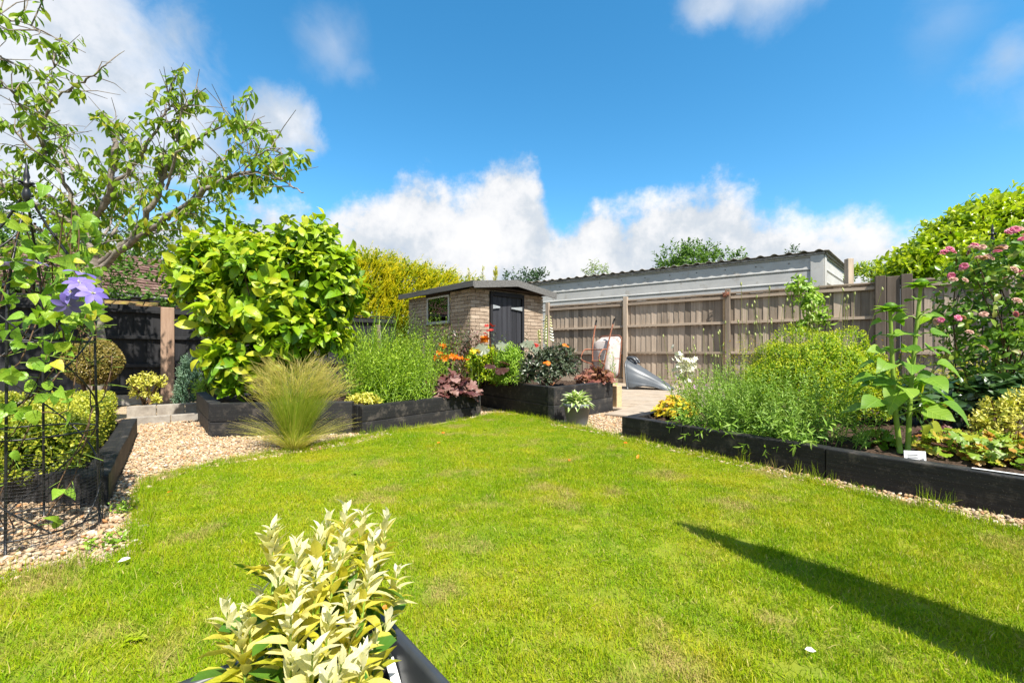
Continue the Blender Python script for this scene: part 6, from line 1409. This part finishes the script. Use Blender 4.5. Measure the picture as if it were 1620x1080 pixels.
# climbing rose
def rose_mesh(mat):
    mbf = MB()
    for ring, (k, op, s) in enumerate(((7, .25, 1.0), (6, .7, .85), (5, 1.4, .65), (4, 2.6, .5))):
        for i in range(k): a = i / k * 6.28 + ring * .6; place(mbf, OVALW, np.array([[0, 0, 0.]]), np.array([[math.cos(a), math.sin(a), op]]), np.array([[-math.cos(a) * op, -math.sin(a) * op, 1.0]]), s, 1.5, np.array([rng.random()]))
    me = mbf.mesh('flower'); me.materials.append(M[mat]); return me
def build_rose():
    c = np.array([OBR.x, OBR.y, .16]); root = thing('climbing_rose', 'tall climbing rose with clusters of pink and fading flowers over the obelisk', 'climber', c)
    lob = [(*P(1560, 430, 3.85), .34, .3, .22), (*P(1540, 500, 3.85), .30, .3, .28), (*P(1605, 480, 3.85), .34, .3, .4), (*P(1560, 565, 3.85), .30, .3, .28), (*P(1625, 400, 3.8), .3, .3, .25), (*P(1640, 560, 3.8), .34, .3, .34)]
    p, nn = lobes_points(lob, 420, -.8, .18); d = nrm(nn + UP * .2 + rng.normal(size=nn.shape) * .4); A = along(p - d * .16, d, .17, 6, 75, 55, .07, .06, .2, .15, .4, .35); leaves(root, ELL, M['lf_rose'], A, 300, 'leaf', 'foliage', 1.15)
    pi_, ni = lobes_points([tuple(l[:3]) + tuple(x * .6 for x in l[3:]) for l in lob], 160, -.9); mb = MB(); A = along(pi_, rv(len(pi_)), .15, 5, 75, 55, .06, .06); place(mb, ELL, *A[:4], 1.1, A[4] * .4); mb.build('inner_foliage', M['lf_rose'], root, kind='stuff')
    mb = MB()
    for k in range(12): q = p[rng.integers(0, len(p))]; b = c + rng.normal(size=3) * [.08, .08, 0]; tube(mb, smooth_path([b, b + (q - b) * .5 + rng.normal(size=3) * .06, q], 4), np.linspace(.009, .003, 9), 5)
    mb.build('canes', M['stem_b'], root, kind='stuff')
    pk, fdm = rose_mesh('pt_pink'), rose_mesh('pt_faded')
    for px, py, f in ((1494, 398, 0), (1503, 394, 0), (1490, 402, 0), (1507, 398, 0), (1538, 390, 1), (1546, 389, 1), (1542, 387, 0), (1553, 391, 1), (1533, 399, 1), (1580, 393, 0), (1586, 391, 0), (1600, 365, 0), (1606, 363, 0), (1596, 367, 0), (1612, 362, 1), (1617, 378, 0), (1622, 372, 0), (1548, 407, 1), (1555, 408, 0), (1562, 406, 1), (1568, 408, 1), (1525, 421, 0), (1522, 424, 0), (1505, 436, 0), (1508, 442, 1), (1527, 443, 1), (1605, 426, 1), (1612, 430, 0), (1618, 434, 1), (1516, 503, 0), (1521, 502, 1), (1556, 497, 1), (1607, 497, 0), (1482, 508, 0), (1488, 506, 0), (1609, 475, 1), (1558, 550, 1), (1534, 525, 1), (1590, 440, 1), (1577, 398, 0)):
        p_ = P(px, py, 3.52 + .1 * rng.random()); flowers(root, fdm if f or rng.random() < .2 else pk, [p_], .029, .4, (-.1, -.6, .6))
build_rose()
# bushes beyond the fence
C = lambda px, py, Y, r: (*P(px, py, Y), *r)
lw = W(1560, 9.2, 0)
bush('laurel', 'large glossy light green laurel rising behind the fence', 'tree', lw, [C(1560, 385, 9.2, (1.25, .9, .75)), C(1500, 410, 9.0, (.95, .8, .5)), C(1600, 350, 9.4, (.9, .8, .6)), C(1450, 430, 8.9, (.6, .6, .35)), C(1640, 400, 9.2, (1.2, .9, .9)), C(1545, 355, 9.3, (.6, .6, .45))], 1500, OVAL, 'lf_laurel', .165, .40, 9, 55, 26, .0, 1.15, .65, limit=300, width=.85, nst=14, inner=.35, rough=.2, stem='stem_b', r0=.05, tr=.45)
lw = W(1368, 10.8, 0); bush('garden_bush', 'small yellow-green bush between the lone post and the laurel', 'shrub', lw, [C(1365, 432, 10.8, (.35, .4, .28)), C(1390, 438, 10.8, (.3, .4, .25))], 160, ELL, 'lf_spirea', .07, .16, 6, 60, 35, 0, .7, .5, nst=6, r0=.03)
# golden conifers behind the shed
def gold_conifer(label, px, pyt, Y, rx, n, ztop=None, seedlean=.3):
    t0 = P(px, pyt, Y); root = thing('golden_conifer', label, 'conifer', (t0.x, t0.y, 0), 'golden conifers behind the shed'); zt = t0.z; mb = MB(); tube(mb, [(t0.x, t0.y, 0), (t0.x, t0.y, zt * .9)], [.07, .015], 6); mb.build('trunk', M['bark_d'], root)
    t = rng.random(n) ** .8; a = rng.random(n) * 6.28; r = rx * (1 - .45 * t ** 2.5) * (.8 + .25 * rng.random(n)) * (1 + .1 * np.sin(a * 3 + px)); z = .5 + (zt - .7) * t; p = np.stack([t0.x + np.cos(a) * r, t0.y + np.sin(a) * r, z], 1); top = t > .93; p[top, :2] = np.array([t0.x, t0.y]) + (p[top, :2] - np.array([t0.x, t0.y])) * rng.random(top.sum())[:, None]
    d = nrm(np.stack([np.cos(a) * .75, np.sin(a) * .75, np.ones(n) * .75], 1) + np.array([seedlean * 1.6, -.1, 0]) + rng.normal(size=(n, 3)) * .22); L = rng.uniform(.3, .7, n); L[top] *= 1.1
    A = along(p - d * .25, d, L, 20, 26, 16, .13, .06, -.03, .1, .15, .85); mb = MB(); place(mb, TINY, *A[:4], .34, A[4]); mb.build('foliage', M['lf_gold'], root, kind='stuff')
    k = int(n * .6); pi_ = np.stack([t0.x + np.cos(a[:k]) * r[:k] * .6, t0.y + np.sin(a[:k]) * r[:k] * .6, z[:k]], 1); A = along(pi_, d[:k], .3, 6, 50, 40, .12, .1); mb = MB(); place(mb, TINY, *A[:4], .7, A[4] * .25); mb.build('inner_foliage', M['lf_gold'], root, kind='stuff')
gold_conifer('golden conifer with a thin leader next to the magnolia', 592, 398, 11.6, .85, 1300); gold_conifer('broad golden conifer in the middle of the bright yellow screen', 642, 412, 11.8, .85, 1200); gold_conifer('golden conifer rising over the shed window', 692, 424, 12.0, .7, 900); gold_conifer('golden conifer just above the near corner of the shed roof', 735, 436, 12.2, .6, 600)
gold_conifer('golden conifer half hidden by the magnolia', 545, 408, 11.4, .8, 800)
for px, pyt, lab in ((742, 426, 'thin pale conifer tip over the shed roof ridge'), (764, 424, 'bare-looking conifer tip over the shed roof'), (784, 424, 'bright yellow conifer tip over the shed door')):
    t0 = P(px, pyt, 13.0); root = thing('conifer_tip', lab, 'conifer', (t0.x, t0.y, 0)); mb = MB(); tube(mb, [(t0.x, t0.y, 0), tuple(t0)], [.05, .006], 5); mb.build('trunk', M['bark_d'], root); n = 60 if px < 780 else 150
    t = rng.random(n); p = np.array(t0)[None] - UP * (t * 1.6)[:, None]; a = rng.random(n) * 6.28; d = nrm(np.stack([np.cos(a) * .5, np.sin(a) * .5, np.ones(n)], 1)); A = along(p, d, .08 + .3 * t, 8, 40, 25, .07, .04); mb = MB(); place(mb, TINY, *A[:4], .5, A[4]); mb.build('foliage', M['lf_gold'], root, kind='stuff')
# distant trees
def far_tree(label, px, pyt, Y, w, h, mat, n, size, droop=0.0, upw=.4, conical=False, name='distant_tree'):
    t0 = P(px, pyt, Y); z0 = t0.z - h; lob = []; root = thing(name, label, 'tree', (t0.x, t0.y, 0), 'trees beyond the garden')
    for k in range(9):
        f = rng.random(); ww = w * (1 - .75 * f if conical else .9 - .5 * abs(f - .4)); lob.append((t0.x + rng.normal() * ww * .42, t0.y + rng.normal() * w * .3, z0 + h * (.15 + .75 * f), w * .30, w * .3, h * .20))
    lob.append((t0.x, t0.y, t0.z - h * .2, w * .22, w * .22, h * .2))
    p, nn = lobes_points(lob, n, -.6, .2); d = nrm(nn + UP * upw + rng.normal(size=nn.shape) * .3); A = along(p - d * size, d, size * 2.2, 6, 65, 40, size, size * .8, droop, .1, .3, .4); mb = MB(); place(mb, ELL if not droop else LANCE, *A[:4], 1.0, A[4]); mb.build('crown', M[mat], root, kind='stuff')
    mb = MB(); tube(mb, [(t0.x, t0.y, 0), (t0.x, t0.y, z0 + h * .7)], [w * .06, w * .02], 7)
    for l in lob[:6]: tube(mb, [(t0.x, t0.y, z0 * .7), l[:3]], [w * .025, w * .01], 5)
    mb.build('trunk', M['bark_d'], root)
far_tree('dark tree showing over the shed roof', 808, 431, 30, 2.0, 2.6, 'lf_fardark', 260, .22); far_tree('dark round tree beside the metal roof end', 842, 434, 30, 1.8, 2.4, 'lf_fardark', 240, .22)
far_tree('pale weeping willow over the metal roof', 945, 417, 34, 3.2, 4.5, 'lf_willow', 800, .30, .7); far_tree('green pointed tree over the middle of the metal roof', 1080, 402, 26, 2.9, 4.2, 'lf_far', 900, .2); far_tree('taller pointed green tree over the metal roof', 1122, 388, 26, 2.2, 4.4, 'lf_far', 700, .2)
far_tree('small dark fir top near the end of the metal roof', 1254, 392, 27, 1.1, 2.6, 'lf_fardark', 160, .17, 0, .9, True)
far_tree('dark conifer behind the tiled roof', 255, 372, 20, 3.0, 5.0, 'lf_fardark', 900, .16, 0, .5); far_tree('dark tree behind the cherry beyond the fence', 40, 330, 16, 4.0, 5.0, 'lf_fardark', 900, .16)
far_tree('dense green tree beyond the fence behind the magnolia', 400, 395, 11.5, 3.4, 3.2, 'lf_far', 1500, .12, name='garden_shrub')
# shrubs by the fence behind the cherry
far_tree('leafy green shrub behind the cherry trunk over the fence', 50, 375, 8.3, 2.0, 2.2, 'lf_far', 1300, .075, name='garden_shrub')
# seedlings in the gravel
for i, (px, py) in enumerate(((200, 812), (170, 868))):
    p = G(px, py); root = thing('gravel_seedling', ('leafy green weed in the gravel near the lawn', 'tiny weed in the gravel beside the obelisk')[i], 'weed', p); k = 14; A = along(np.tile(np.array(p) + UP * .005, (k, 1)) + rng.normal(size=(k, 3)) * [.03, .03, 0], rv(k) * .7 + UP, .05, 5, 70, 40, .03, .02); mb = MB(); place(mb, ELL, *A[:4], 1.0, A[4]); mb.build('foliage', M['lf_fine'], root, kind='stuff')

pl_ = W(1515, 4.1, .16); root, tp = spires('purple_bedding', 'small patch of violet bedding flowers behind the dark glossy shrub', 'flower', pts_in((pl_.x, pl_.y), .14, .1, 22, .16), 'lf_green', .12, .2, ELL, .04, 6, .2)
flowers(root, lily_mesh('pt_purple', 5, .3, .4), [tuple(q) for q in tp[:18]], .03, .5)
kc = fence_at(1150) + FN * .12 + Vector((0, 0, 2.05)); root = thing('wire_coil', 'small rusty tangle of wire on top of the middle fence post', 'wire', kc); mb = MB()
for k in range(5):
    a = np.linspace(0, 6.2832, 14)[:-1]; e1, e2 = nrm(rng.normal(size=3)), nrm(rng.normal(size=3)); tube(mb, [np.array(kc) + (.05 + .02 * rng.random()) * (np.cos(x) * e1 + np.sin(x) * e2) + rng.normal(size=3) * .006 for x in a], .006, 5, closed=True)
mb.build('coils', M['rust'], root)

bp = W(140, 4.75, .12); heuchera('low dark plum plant in the shade under the clipped box ball', (bp.x, bp.y, .12), .20, .14, 70, 'lf_plum', .08, LOBED, 70)
